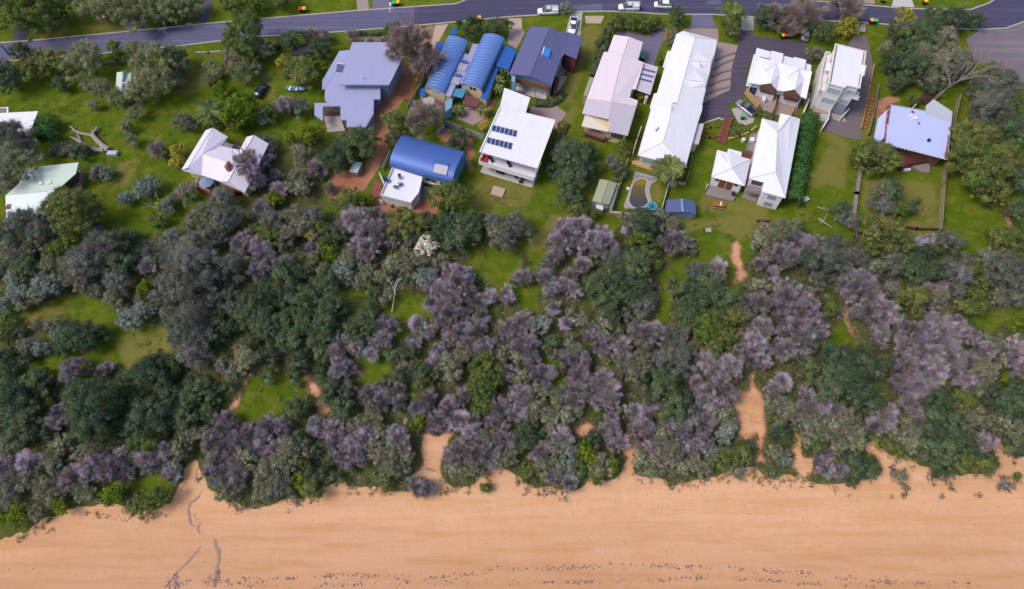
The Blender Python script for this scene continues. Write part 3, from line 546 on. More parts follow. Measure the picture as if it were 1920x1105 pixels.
win(r, wl, 0, .06, .36, .9, 2.4, WHITEW, GLASSP); win(r, wl, 0, .42, .56, .3, 2.5, DARK, GLASS); win(r, wl, 0, .66, .92, .4, 2.5, WHITEW, GLASSP, mull=2)
parent_box('deck', r, V('c',(735,640),(812,640),(820,610),(1120,690),(1010,777),(725,672)), 0, .35, TIMB3); parent_box('landing', r, V('c',(1240,720),(1350,750),(1330,800),(1300,850),(1190,820)), 0, .3, TIMB2)
roof('side_roof', r, [cg(2.9,(1500,197),(1576,207),(1512,445),(1438,440))], BEIGEG, .12); walls(r, V('c',(1500,197),(1576,207),(1512,445),(1438,440)), 2.8, .2, CREAMW, 0, 'side_wall')
p = P(*V('c',(1203,48))[0], HB+R+.2); m = MB(); m.tube([(p.x,p.y,p.z-.3),(p.x,p.y,p.z+2.6)], .05, 6); 
for k in range(4): m.tube([(p.x-.7+.1*k,p.y,p.z+2.0+.18*k),(p.x+.7-.1*k,p.y,p.z+2.0+.18*k)], .03, 4)
m.build('antenna', DARK, r)
for (x, y) in ((1015,285),(1035,262)): p = P(*V('c',(x,y))[0], HB+4.6); m = MB(); m.cyl((p.x,p.y,p.z-.5), .22, .75, 10); m.build('vent_pipe', GREYW, r)
p = P(*V('b',(1548,525))[0], HB+4.6); m = MB(); m.tube([(p.x-.3,p.y+.9,p.z),(p.x+.1,p.y-.5,p.z+.15)], .07, 6); m.build('flue', DARK, r)
# --- white double-gabled house
r = house('double_gabled_house', 1460, 140, 'white house with twin brown-timber gables facing the sea, by the dark car park')
eg = lambda h, *p: H('e', h, *p)
for nm_, fc_ in [('flat_roof', q_) for q_ in [eg(3.6,(660,167),(802,205),(790,275),(645,240)), eg(3.6,(928,245),(1042,275),(1026,352),(915,322)), eg(3.6,(1165,325),(1222,345),(1216,405),(1152,388)), eg(3.6,(630,232),(692,262),(600,560),(548,560))]]+[('dormer_roof', q_) for q_ in [eg(4.3,(812,195),(932,225),(917,325),(797,292)), eg(4.3,(1046,260),(1168,290),(1152,388),(1028,357))]]: roof(nm_, r, [fc_], WHITE, .14)
walls(r, V('e',(812,195),(932,225),(917,325),(797,292)), 4.2, .15, WHITEW, 0, 'dormer_wall'); walls(r, V('e',(1046,260),(1168,290),(1152,388),(1028,357)), 4.2, .15, WHITEW, 0, 'dormer_wall')
RT, EV, GR = 6.2, 4.4, 5.9
roof('roof', r, [eg(RT,(690,262),(862,310))+eg(RT-.2,(865,330))+eg(RT-.5,(735,405))+eg(EV,(700,545),(558,522)), eg(RT-.2,(865,330))+eg(GR,(806,527))+eg(EV+.1,(700,545))+eg(RT-.5,(735,405)),
    eg(RT-.2,(865,330))+eg(RT-.6,(898,430))+eg(EV+.1,(862,602))+eg(GR,(806,527)), eg(RT,(862,310),(1100,377))+eg(RT-.2,(1102,388))+eg(RT-.5,(972,470))+eg(EV,(945,614),(862,602))+eg(RT-.6,(898,430))+eg(RT-.2,(865,330)),
    eg(RT-.2,(1102,388))+eg(GR,(1056,592))+eg(EV+.1,(945,614))+eg(RT-.5,(972,470)), eg(RT-.2,(1102,388))+eg(RT-.7,(1145,500))+eg(EV+.1,(1104,664))+eg(GR,(1056,592)),
    eg(RT,(1100,377),(1230,412))+eg(EV,(1170,690),(1104,664))+eg(RT-.7,(1145,500))+eg(RT-.2,(1102,388))], WHITE, .16)
wl = walls(r, V('e',(690,262),(1230,412),(1170,690),(1104,664),(945,614),(862,602),(700,545),(558,522)), EV, .75, WHITEW)
gable_end(r, 'gable', eg(EV+.3,(700,548))[0], eg(GR-.1,(806,532))[0], eg(EV+.3,(862,606))[0], BROWNW, 3.2); gable_end(r, 'gable', eg(EV+.3,(945,617))[0], eg(GR-.1,(1056,597))[0], eg(EV+.3,(1104,668))[0], BROWNW, 3.2)
for pts in (((690,610),(850,650),(868,590),(712,550)), ((935,690),(1085,720),(1102,655),(955,625))):
    parent_box('balcony', r, V('e',*pts), 2.2, 2.5, BROWNW); parent_box('balcony_wall', r, V('e',pts[0],pts[1],(pts[1][0]+4,pts[1][1]-16),(pts[0][0]+4,pts[0][1]-16)), 2.5, 3.4, BROWNW, 2.5)
parent_box('terrace', r, V('e',(640,640),(900,700),(1100,730),(1062,865),(900,865),(800,835),(640,790)), -.05, .2, PINKP)
win(r, wl, 6, .1, .9, .3, 2.6, WHITEW, GLASS); win(r, wl, 4, .1, .9, .3, 2.6, WHITEW, GLASS)
for pts in (((552,585),(690,745)), ((872,640),(838,800)), ((1050,740),(1035,830))): strip('partition', V('e',*pts), .12, .2, 1.9, TIMB3, r)
# --- three-storey flats
CREAM2 = M('pale_render', (.64,.60,.57), .85, .06)
r = house('apartment_block', 1585, 140, 'tall three-storey cream flats with flat white roof and stepped balconies', 'apartment building')
gg = lambda h, *p: H('g', h, *p); RP = V('g',(372,122),(686,202),(662,342),(682,346),(660,450),(640,455),(618,580),(490,552),(470,578),(300,530))
roof('roof', r, [[q+(9,) for q in RP]], WHITE, .25); strip('parapet', [RP[i] for i in (9,0,1,2,3,4,5,6)], .28, 8.95, 9.3, CREAM2, r); strip('gutter', V('g',(384,140),(316,522)), .25, 9.0, 9.08, TIMB2, r); strip('gutter', V('g',(665,212),(645,340)), .25, 9.0, 9.08, TIMB2, r); strip('gutter', V('g',(628,440),(608,566)), .25, 9.0, 9.08, TIMB2, r)
wl = walls(r, RP, 9.0, .15, CREAM2)
win(r, wl, 8, .08, .92, 6.2, 7.9, WHITEW, GLASSP, mull=2); win(r, wl, 6, .1, .7, 6.3, 7.8, WHITEW, GLASSP, mull=1); win(r, wl, 8, .08, .92, 3.3, 4.9, WHITEW, GLASSP, mull=2); win(r, wl, 6, .1, .8, 3.2, 4.8, WHITEW, GLASSP, mull=2); win(r, wl, 6, .1, .8, .2, 2.3, DARK, GLASS, mull=2)
win(r, wl, 9, .15, .3, 6.2, 7.7, WHITEW, GLASS); win(r, wl, 9, .6, .8, 6.2, 7.7, WHITEW, GLASS)
parent_box('balcony', r, V('g',(436,655),(605,703),(618,620),(470,585)), 5.55, 5.8, CREAM2); rail(r, V('g',(436,655),(603,700)), 5.8, .9, CREAM2); parent_box('balcony', r, V('g',(248,620),(420,672),(432,640),(265,590)), 5.0, 5.9, CREAM2)
SB = V('g',(272,202),(312,208),(335,240),(258,612),(204,600),(222,440)); b = MB(); b.prism([tuple(P(q[0],q[1],HB+6))[:2] for q in SB], HB, HB+6); b.build('side_wing', CREAM2, r); strip('side_parapet', [SB[i] for i in (4,5,0,1)], .22, 5.95, 6.7, CREAM2, r); roof('canopy', r, [gg(7.4,(275,318),(330,325),(310,405),(258,400))], WHITE, .1)
parent_box('lower_wing', r, V('g',(180,640),(330,690),(345,640),(210,590)), 0, 3.5, GREYW)
for hh, pts in ((1.2,((165,690),(325,738),(300,860),(140,825))),): parent_box('terrace', r, V('g',*pts), 0, hh, PINKP)
strip('terrace_wall', V('g',(300,870),(215,850)), .2, 0, 1.9, WHITEW, r); strip('terrace_wall', V('g',(325,738),(300,880)), .2, 0, 1.7, CREAM2, r); strip('terrace_wall', V('g',(40,830),(100,690)), .25, 0, 1.9, CREAM2, r); strip('terrace_wall', V('g',(235,990),(300,890)), .25, 0, 1.5, WHITEW, r)
parent_box('garage', r, V('g',(345,760),(480,790),(505,720),(390,690)), 0, 2.9, GREYW); b = MB()
for k in range(4): q = V('g',(325+8*k,850+16*k),(460+8*k,880+16*k)); strip('step', q, .35, 0, .9-.2*k, CONC, r)
strip('stair_wall', V('g',(430,880),(515,790)), .25, 0, 1.6, CREAM2, r); parent_box('lower_balcony', r, V('g',(360,735),(490,770),(510,720),(400,690)), 2.9, 3.5, GREYW)
# --- white L-shaped house beside the tall hedge
r = house('white_hipped_house', 1450, 300, 'white L-shaped hip-roofed house along the tall green hedge')
fg = lambda h, *p: H('f', h, *p); E, R = 5.0, 6.3
roof('roof', r, [fg(E,(715,122),(882,166))+fg(R,(872,270)), fg(E,(715,122))+fg(R,(872,270),(852,680))+fg(E,(580,745)), fg(E,(580,745))+fg(R,(852,680))+fg(E,(737,785)), fg(E,(1107,127),(952,946))+fg(R,(852,680),(872,270))+fg(R-.25,(1006,96)),
    fg(E,(905,72))+fg(R-.25,(1006,96))+fg(R,(872,270))+fg(E,(882,166)), fg(E,(952,946),(715,880),(737,785))+fg(R,(852,680))], WHITE, .16)
wl = walls(r, V('f',(715,122),(882,166),(905,72),(1107,127),(952,946),(715,880),(737,785),(580,745)), E, .35, WHITEW)
for z0, z1, t in ((2.9,4.0,.3),(.5,1.7,.3)): win(r, wl, 4, 1-t-.42, 1-t, z0, z1, TIMB2, GLASSP, mull=3)
win(r, wl, 6, .15, .85, .3, 2.6, TIMB2, GLASS, mull=2); win(r, wl, 6, .15, .85, 3.0, 4.5, TIMB2, GLASS, mull=2)
parent_box('terrace', r, V('f',(500,940),(645,988),(730,790),(590,750)), 0, .25, TIMB2); parent_box('upper_deck', r, V('f',(545,880),(660,905),(730,790),(600,750)), 2.4, 2.6, TIMB2); rail(r, V('f',(545,880),(660,905)), 2.6, .9, TIMB2)
parent_box('side_deck', r, V('f',(600,268),(680,285),(640,475),(540,445)), 0, .8, TIMB2); rail(r, V('f',(540,445),(600,268)), .8, .9, TIMB2)
for k in range(3): parent_box('step', r, V('f',(515-6*k,455+18*k),(625-6*k,482+18*k),(620-6*k,502+18*k),(508-6*k,475+18*k)), 0, .7-.2*k, BROWNW)
r = house('white_pavilion', 1368, 320, 'small square white hip-roofed pavilion with brown-framed windows and sea deck', 'house')
E, R = 3.6, 4.9; rr = [fg(E,(250,450))+fg(E+.1,(352,478))+fg(R,(400,640))+fg(E,(190,726)), fg(E,(190,726))+fg(R,(400,640))+fg(E,(532,820)), fg(E,(532,820))+fg(R,(400,640))+fg(E,(592,546)), fg(E,(592,546))+fg(R,(400,640))+fg(E+.1,(352,478))+fg(E,(366,436),(500,472),(494,520))]
roof('roof', r, rr, WHITE, .16); wl = walls(r, V('f',(250,450),(352,478),(366,436),(500,472),(494,520),(592,546),(532,820),(190,726)), E, .45, WHITEW)
for t0, t1, z0 in ((.10,.22,2.2),(.25,.47,.2),(.50,.72,.2),(.75,.88,2.2)): win(r, wl, 6, 1-t1, 1-t0, z0, 3.1, BROWNW, M('amber_window_glass', (.20,.07,.03), .25, .3) if z0 < 1 else GLASS)
parent_box('deck', r, V('f',(125,912),(412,980),(495,815),(190,735)), 0, .4, TIMB2); strip('balustrade', V('f',(150,800),(135,840)), .1, .4, 1.2, WHITEW, r)
# --- rusty roofed house
r = house('rusty_roofed_house', 1715, 240, 'pale blue house roof streaked with rust, above a maroon sea deck')
hg = lambda h, *p: H('h', h, *p)
roof('roof', r, [hg(4.7,(437,172),(880,250),(895,305),(1165,377),(1196,380))+hg(4.2,(1150,835),(375,635))], RUSTR, .2)
roof('wing_roof', r, [hg(4.5,(885,187),(980,106),(1205,257),(1197,380),(890,308))], GREYBLUE, .15); roof('side_roof', r, [hg(4.3,(428,215))+hg(3.6,(300,342),(238,650),(300,655))+hg(4.0,(372,575),(408,420))], RUSTR, .12)
strip('rusty_gutter', V('h',(446,178),(424,300),(410,400)), .55, 4.62, 4.78, RUST, r); strip('rusty_gutter', V('h',(404,420),(386,620)), .25, 4.3, 4.5, RUST, r); strip('rusty_gutter', V('h',(1176,385),(1160,600),(1128,820)), .3, 4.25, 4.52, RUST, r); strip('gutter', V('h',(375,640),(1148,840)), .2, 4.0, 4.12, WHITEW, r); strip('gutter', V('h',(440,165),(880,243)), .2, 4.6, 4.72, TIMB2, r)
walls(r, V('h',(437,172),(880,250),(980,106),(1205,257),(1150,835),(375,635)), 4.0, .8, BROWNW)
for (x, y, s) in ((693,305,.45),(748,335,.75)): p = P(*V('h',(x,y))[0], HB+4.9); m = MB(); m.box((p.x,p.y,HB+4.85), s*1.3, s*1.1, .5, -.2); m.build('roof_vent', WHITEW, r)
p = P(*V('h',(930,595))[0], HB+4.8); m = MB(); m.cyl((p.x,p.y,HB+4.3), .4, .5, 12, .3); m.build('roof_vent', DARK, r)
for (x, y) in ((735,265),(718,260),(800,400)): p = P(*V('h',(x,y))[0], HB+4.68); m = MB(); m.box((p.x,p.y,HB+4.7), .35, .6, .06, .2); m.build('rust_patch', RUST, r)
p = P(*V('h',(690,245))[0], HB+4.7); m = MB(); m.tube([(p.x,p.y,p.z),(p.x+1.1,p.y+.9,p.z+1.2)], .07, 6); m.build('flue', METAL, r)
parent_box('deck', r, V('h',(455,720),(600,740),(960,850),(690,900),(600,945),(510,850)), 0, 1.3, MAROON); parent_box('deck', r, V('h',(690,905),(900,850),(935,880),(930,1000),(830,985)), 0, .5, TIMB2); rail(r, V('h',(510,850),(600,945),(690,900),(900,840)), 1.3, .9, MAROON)
for k in range(5): p = P(*V('h',(480+48*k,690+11*k))[0], HB+3.9); q_ = p+Vector((.35,.8,0)); m = MB(); m.tube([p, q_], .07, 5); m.build('rafter_tail', WHITEW, r)
# --- twin blue barrel-roofed house
def barrel(name, root, s0, s1, e0, e1, hs, rise, mat, n=14, ribs=0, th=.12):
    """vault: springing line s0->s1 on one side, e0->e1 on the other (px, py), at height hs"""
    A, B, C, D = (P(q[0], q[1], HB+hs) for q in (s0, s1, e0, e1)); m = MB(); L = max(1, ribs*4) if ribs else 1; rows = []
    for k in range(L+1):
        f = k/L; p0 = A.lerp(B, f); p1 = C.lerp(D, f); z = .085*math.sin(k*math.pi/2) if ribs else 0
        rows.append([p0.lerp(p1, .5-.5*math.cos(math.pi*j/n))+Vector((0, 0, (rise+z)*math.sin(math.pi*j/n))) for j in range(n+1)])
    vs = [v for rw in rows for v in rw]; N_ = len(vs); vs2 = vs+[v-Vector((0, 0, th)) for v in vs]; fs = []
    w = n+1
    for k in range(L):
        for j in range(n): a = k*w+j; fs += [(a, a+1, a+w+1, a+w), (a+N_, a+w+N_, a+w+1+N_, a+1+N_)]
    for j in range(n): fs += [(j+1, j, j+N_, j+1+N_), (L*w+j, L*w+j+1, L*w+j+1+N_, L*w+j+N_)]
    for k in range(L): a = k*w; fs += [(a, a+w, a+w+N_, a+N_), (a+w+n, a+n, a+n+N_, a+w+n+N_)]
    m.add(vs2, fs); o = m.build(name, mat, root, True); 
    try: o.data.set_sharp_from_angle(angle=math.radians(40))
    except Exception: pass
    return rows
def arch_wall(name, root, row, mat, zb=0, back=(0, .35)):
    """end wall under a vault"""
    m = MB(); n = len(row); d = (row[-1]-row[0]).normalized(); nn = Vector((-d.y, d.x, 0))*back[1]; f = [v-Vector((0, 0, .13)) for v in row]; lo = [Vector((v.x, v.y, HB+zb)) for v in (row[-1], row[0])]
    f = [v+nn for v in f]; lo = [v+nn for v in lo]; f2 = [v+nn.normalized()*.2 for v in f]; lo2 = [v+nn.normalized()*.2 for v in lo]; poly = f+lo; k = len(poly)
    m.add(poly+f2+lo2, [tuple(range(k)), tuple(range(k, 2*k))[::-1]]+[(i, i+k, (i+1) % k+k, (i+1) % k) for i in range(k)]); m.build(name, mat, root); return lo
ig = lambda *p: V('i', *p)
r = house('twin_barrel_house', 870, 130, 'cream house under two ribbed bright blue barrel roofs side by side')
BLUER = M('ribbed_blue_metal', (.17,.28,.60), .33, .06, .3, metal=.55)
for s0, s1, e0, e1, awn in ((ig((195,706))[0], ig((430,170))[0], ig((398,757))[0], ig((652,222))[0], ((300,818),(410,845),(395,945),(318,912))), (ig((577,668))[0], ig((800,150))[0], ig((786,722))[0], ig((1032,190))[0], ((608,765),(770,805),(748,892),(592,862)))):
    rows = barrel('barrel_roof', r, s0, s1, e0, e1, 3.7, 1.15, BLUER, 16, 18); lo = arch_wall('end_wall', r, rows[0], CREAMW); arch_wall('end_wall', r, rows[-1][::-1], CREAMW)
    poly = [tuple(lo[1])[:2], tuple(lo[0])[:2], tuple(rows[-1][-1])[:2], tuple(rows[-1][0])[:2]]; pw = inset(poly, .3); m = MB(); m.prism(list(pw), HB, HB+3.55); m.build('wall', CREAMW, r)
    win(r, poly, 0, .36, .74, 2.7, 3.9, WHITEW, GLASSP if awn[0][0] < 400 else GLASS, mull=2 if awn[0][0] < 400 else 1); roof('awning', r, [H('i',2.7,awn[0],awn[1])+H('i',2.0,awn[2],awn[3])], MAROON, .1)
roof('side_roof', r, [H('i',2.9,(320,212),(425,226),(345,395),(288,395))], BLUEF, .14); roof('side_roof', r, [H('i',2.9,(160,700),(200,690),(208,778),(150,772))], BLUEF, .14); roof('carport_roof', r, [H('i',3.0,(1015,245),(1150,300),(1070,505),(935,462))], BLUEF, .14); roof('side_roof', r, [H('i',2.6,(960,395),(985,440),(838,817),(780,792))], BLUEF, .14)
roof('valley_roof', r, [H('i',3.3,(590,330),(662,345),(468,780),(400,762))], GREYR, .14); roof('valley_roof', r, [H('i',3.35,(700,232),(764,240),(600,650),(540,640))], GREYR, .14)
for top, tk in ((((560,428),(655,448),(622,520),(532,500)), ((575,408),(640,420))), (((492,568),(580,588),(552,660),(466,640)), ((508,548),(574,562)))):
    parent_box('solar_collector', r, ig(*top), 3.4, 3.55, COLLECT); a_, b_ = (P(*q, HB+3.9) for q in ig(*tk)); m = MB(); m.tube([a_, b_], .28, 10); m.build('water_heater', BLUEF, r)
roof('awning', r, [H('i',3.0,(500,700),(632,700),(590,795),(478,765))], TEALW, .12); parent_box('blue_wall', r, ig((415,830),(488,790),(480,890),(408,945)), 0, 2.6, PALEBLUE); walls(r, ig((780,792),(838,817),(985,440),(960,395)), 2.5, .15, CREAMW, 0, 'side_wall'); walls(r, ig((150,772),(208,778),(200,690),(160,700)), 2.8, .1, CREAMW, 0, 'side_wall'); walls(r, ig((590,330),(662,345),(468,780),(400,762)), 3.2, .2, CREAMW, 0, 'valley_wall')
for (x, y) in ((1150,302),(1072,503)): p = P(*ig((x,y))[0], HB+2.9); m = MB(); m.box((p.x-.15,p.y,HB+1.45), .14, .14, 2.8); m.build('post', WHITEW, r)
roof('porch_roof', r, [H('i',2.6,(478,70),(540,72),(530,135),(465,135))], BLUEF, .14); walls(r, ig((478,70),(540,72),(530,135),(465,135)), 2.5, .1, CREAMW, 0, 'porch_wall')
round_tank('rain_tank', *ig((246,825))[0], 2.4, 1.35, METAL, CONC, 'round grey-lidded rain tank against the left cream end wall', 'rain tank')
# --- single blue barrel house with white roof terrace
r = house('blue_barrel_house', 795, 310, 'house under one broad smooth blue barrel roof with a white terrace in front')
kg = lambda *p: V('k', *p); A = P(*kg((292,478))[0], HB+3.3); B = P(*kg((975,674))[0], HB+3.3); d = (B-A).normalized(); nn = Vector((-d.y, d.x, 0)); Wd = 8.6
back = [to_px(q.x, q.y, HB+3.3) for q in (A+nn*Wd, B+nn*Wd)]
rows = barrel('barrel_roof', r, kg((292,478))[0], kg((975,674))[0], back[0], back[1], 3.3, 2.3, BLUEM, 24)
def hip_end(row, out, zb):
    m = MB(); f = [v-Vector((0,0,.12)) for v in row]; lo = [Vector((v.x,v.y,HB+zb)) for v in row]; n = len(f)
    m.add([v+out for v in f]+[v+out for v in lo], [(i, i+1, i+1+n, i+n) for i in range(n-1)]+[(i+n, i+1+n, i+1, i) for i in range(0)]); return m
m = hip_end(rows[-1], d*-.25, 0); m.build('end_wall', TEALW, r); m = hip_end(rows[0], d*.25, 0); m.build('end_wall', CREAMW, r)
pw = inset([tuple(v)[:2] for v in (A, B, B+nn*Wd, A+nn*Wd)], .4); m = MB(); m.prism(list(pw), HB, HB+3.2); m.build('wall', CREAMW, r); win(r, pw, 0, .55, .75, .5, 2.6, WHITEW, GLASS); win(r, pw, 0, .8, .95, .5, 2.6, WHITEW, GLASS)
q4 = [P(*q, HB+4.9) for q in kg((792,452),(937,482),(912,582),(768,546))]; q4 = [P(*q, HB+z_) for q, z_ in zip(kg((792,452),(937,482),(912,582),(768,546)), (5.45,5.45,4.75,4.75))]; m = MB(); nz = [0, 0, 0, 0]; vs = [v+Vector((0,0,nz[i]+.22)) for i, v in enumerate(q4)]; m.add(vs+[v-Vector((0,0,.15)) for v in vs], [(3,2,1,0),(4,5,6,7),(0,1,5,4),(1,2,6,5),(2,3,7,6),(3,0,4,7)]); m.build('solar_collector', COLLECT, r)
a_, b_ = (P(*q, HB+5.75) for q in kg((778,424),(930,462))); m = MB(); m.tube([a_, b_], .27, 10); m.build('water_heater', BLUEF, r)
TF = kg((325,490),(648,592),(608,760),(525,870),(195,785)); parent_box('terrace_floor', r, TF, 2.9, 3.1, WHITEW); m = MB(); pw2 = inset([tuple(P(*q, HB+3.1))[:2] for q in TF], .12); m.prism(list(pw2), HB, HB+2.88); m.build('terrace_wall', WHITEW, r)
strip('parapet', [TF[i] for i in (0,4,3,2,1)], .16, 3.1, 3.55, WHITEW, r)
for (x, y, rz, lb) in ((258,640,1.2,'left of two paired blue chairs at the edge of the white roof terrace'),(280,648,1.2,'right of two paired blue chairs at the edge of the white roof terrace'),(408,610,.2,'blue chair nearest the blue roof on the white terrace'),(412,685,2.2,'blue chair right of the white terrace table'),(362,716,2.8,'blue chair on the sea side of the white terrace table')):
    chair(*kg((x,y))[0], 3.1, rz, TILEBLUE, lb, 'blue chairs on the white roof terrace', 1.2)
p = P(*kg((385,680))[0], HB+3.1); t_ = empty('terrace_table', (p.x,p.y,HB+3.1), 'white table among blue chairs on the white roof terrace', 'table'); m = MB(); m.cyl((p.x,p.y,HB+3.75), .65, .06, 16); m.build('table_top', WHITEW, t_); m = MB(); m.cyl((p.x,p.y,HB+3.1), .08, .65, 8); m.build('pedestal', WHITEW, t_)
parent_box('verandah', r, kg((650,640),(975,735),(990,700),(665,600)), 1.0, 1.3, CREAMW); rail(r, kg((650,655),(900,722),(985,735)), 1.3, .95, WHITEW); rail(r, kg((985,735),(1000,640)), 1.3, .95, WHITEW)
for k in range(5): parent_box('step', r, kg((672-8*k,690+24*k),(732-8*k,705+24*k),(725-8*k,730+24*k),(665-8*k,715+24*k)), 0, 1.1-.2*k, TIMB2)
strip('screen', kg((180,540),(235,660)), .12, 0, 1.9, WHITEW, r); strip('screen', kg((80,820),(215,850)), .12, 0, 1.5, WHITEW, r)
# --- slate roofed house
r = house('slate_house', 1020, 110, 'dark slate gabled house with a blue skylight and orange timber balcony')
qg = lambda h, *p: H('q', h, *p); E, R = 5.6, 6.9
roof('roof', r, [qg(E,(330,126))+qg(R,(560,128),(330,692))+qg(E,(90,668)), qg(R,(560,128))+qg(E+.55,(662,182))+qg(E,(775,190),(722,440),(690,480),(575,802))+qg(R,(330,692))], SLATE, .18); roof('garage_roof', r, [qg(E-.05,(780,188))+qg(E-.6,(937,250),(862,496))+qg(E-.05,(727,437))], SLATE, .16)
wl = walls(r, V('q',(330,126),(560,150),(775,190),(722,440),(690,480),(585,750),(110,620)), E, .45, GREYW); walls(r, V('q',(780,188),(937,250),(862,496),(727,437)), E-.7, .2, MAROON, 0, 'garage_wall')
gable_end(r, 'gable', qg(E+.1,(110,640))[0], qg(R-.1,(335,660))[0], qg(E+.1,(582,770))[0], GREYW, 4.0)
parent_box('skylight', r, V('q',(500,368),(572,390),(546,478),(470,442)), 6.0, 6.75, M('blue_skylight', (.03,.20,.55), .2, .1)); strip('skylight_frame', V('q',(496,355),(468,440)), .2, 6.4, 6.85, WHITEW, r)
parent_box('balcony', r, V('q',(160,760),(545,850),(570,790),(180,700)), 2.6, 2.8, TIMBER); strip('balustrade', V('q',(162,765),(545,855)), .12, 2.8, 3.9, TIMBER, r, hz=2.8); win(r, wl, 5, .1, .9, 3.0, 4.9, WHITEW, GLASS, mull=4); win(r, wl, 5, .1, .9, .2, 2.3, WHITEW, GLASSP, mull=4)
parent_box('terrace', r, V('q',(170,800),(535,870),(515,960),(385,935),(165,870)), -.05, .24, CONCP)
for (x, y) in ((262,800),(392,850),(535,880)): p = P(*V('q',(x,y))[0], HB+2.6); m = MB(); m.box((p.x,p.y,HB+1.35), .14, .14, 2.5); m.build('post', TIMBER, r)
parent_box('side_wall', r, V('q',(118,680),(162,680),(158,760),(118,750)), 0, 5.3, PALEBLUE); parent_box('timber_stair', r, V('q',(625,690),(660,700),(630,880),(600,880)), 0, 2.4, MAROON)
# --- grey angular house
r = house('grey_house', 670, 150, 'large angular lilac-grey skillion-roofed house beside an orange dirt drive')
jg = lambda h, *p: H('j', h, *p)
roof('upper_roof', r, [jg(6.0,(445,108),(800,108),(985,232))+jg(5.3,(828,546),(305,545))], GREYR, .3); walls(r, V('j',(445,108),(800,108),(985,232),(828,546),(305,545)), 5.3, .9, GREYW, 0, 'upper_wall')
roof('lower_roof', r, [jg(3.8,(312,196))+jg(4.3,(445,187),(450,290))+jg(4.0,(360,420))+jg(3.6,(305,560),(190,540),(160,592),(135,594),(135,500))], GREYR, .2)
roof('front_roof', r, [jg(3.7,(190,540),(735,552),(735,695),(668,697))+jg(3.5,(665,850),(585,985),(388,985),(388,912),(325,912),(325,768),(185,736),(160,692),(165,588))], GREYR, .22); roof('pergola_roof', r, [jg(3.5,(55,737),(186,736),(325,768),(140,768),(138,917),(55,862))], GREYR, .2)
walls(r, V('j',(190,540),(735,552),(735,695),(668,697),(665,850),(585,985),(388,985),(388,912),(325,912),(325,768),(185,736),(165,588)), 3.5, .5, GREYW); walls(r, V('j',(312,196),(445,187),(450,290),(305,560),(190,540),(135,594),(135,500)), 3.5, .4, GREYW, 0, 'side_wall')
for (x, y) in ((60,855),(138,912),(60,742)): p = P(*V('j',(x,y))[0], HB+3.4); m = MB(); m.box((p.x+.15,p.y+.1,HB+1.7), .14, .14, 3.3); m.build('post', GREYW, r)
parent_box('skylight', r, V('j',(288,330),(368,342),(358,416),(278,402)), 3.9, 4.2, TILEBLUE); strip('skylight_frame', V('j',(285,322),(368,334)), .18, 3.9, 4.3, WHITEW, r)
p = P(*V('j',(553,475))[0], HB+5.6); m = MB(); m.cyl((p.x,p.y,HB+5.3), .16, .6, 10); m.build('roof_vent', WHITEW, r)
parent_box('timber_deck', r, V('j',(140,760),(330,760),(325,868),(150,868)), 0, .35, BROWNW); parent_box('terrace', r, V('j',(150,868),(325,868),(378,1025),(185,1037)), -.05, .2, CONC); strip('terrace_edge', V('j',(322,868),(378,1028)), .25, 0, .3, MAROON, r); strip('pergola_beam', V('j',(200,775),(240,870)), .15, 2.9, 3.1, DARK, r)
# --- pink cream house
r = house('pink_roofed_house', 420, 300, 'pale pink U-shaped gabled house with brick chimney and red deck')
lg = lambda h, *p: H('l', h, *p); E, R = 3.4, 4.9
roof('roof', r, [lg(E,(425,160))+lg(R,(512,128),(213,612))+lg(E,(130,641)), lg(R,(512,128))+lg(E,(696,237),(612,350))+lg(R-.1,(387,445))+lg(E-.05,(372,700))+lg(R,(213,612)),
    lg(R-.1,(387,445))+lg(E,(612,350),(842,402))+lg(R-.1,(800,573)), lg(R-.1,(387,445),(800,573))+lg(E-.05,(625,786),(372,700)), lg(E,(925,241))+lg(R,(1016,218),(702,778))+lg(E-.05,(625,786))+lg(R-.1,(800,573))+lg(E,(842,402)), lg(R,(1016,218))+lg(E,(1192,322),(902,916))+lg(R,(702,778))], PINKR, .16)
walls(r, V('l',(425,160),(512,150),(696,237),(612,350),(842,402),(925,241),(1016,240),(1192,322),(902,890),(625,786),(372,690),(150,630)), E, .5, CREAMW); gable_end(r, 'gable', lg(E+.1,(140,640))[0], lg(R-.1,(216,608))[0], lg(E+.1,(368,697))[0], WHITEW, 2.8); gable_end(r, 'gable', lg(E+.1,(632,786))[0], lg(R-.1,(704,774))[0], lg(E+.1,(896,910))[0], WHITEW, 2.8)
p = P(*V('l',(692,600))[0], HB+5.4); m = MB(); m.box((p.x,p.y+.3,HB+5.0), .7, 1.5, 1.7, -.15); c_ = m.build('chimney', BRICK, r); m = MB()
for k in range(3): m.cyl((p.x-.05+.03*k,p.y-.15+.42*k,HB+5.85), .14, .35, 8)
m.build('chimney_pots', CREAMW, c_)
parent_box('deck', r, V('l',(300,850),(345,740),(625,800),(880,900),(600,965)), 0, 1.2, MAROON); strip('deck_front', V('l',(330,852),(580,950)), .2, 0, 2.0, REDT, r); rail(r, V('l',(300,850),(490,922)), 1.2, .95, WHITEW); rail(r, V('l',(300,850),(345,770)), 1.2, .95, WHITEW)
m = MB(); b = V('l',(640,345),(655,300),(780,340),(845,400),(760,385))
for k in range(6):
    f = k/5; a_ = P(*V('l',(655+100*f,300+38*f))[0], HB+3.0); c2 = P(*V('l',(620+105*f,350+32*f))[0], HB+3.0); m.tube([a_, c2], .08, 5)
m.build('pergola', WHITEW, r); parent_box('porch_floor', r, V('l',(620,350),(655,300),(850,350),(840,402)), 0, .25, TIMB2)
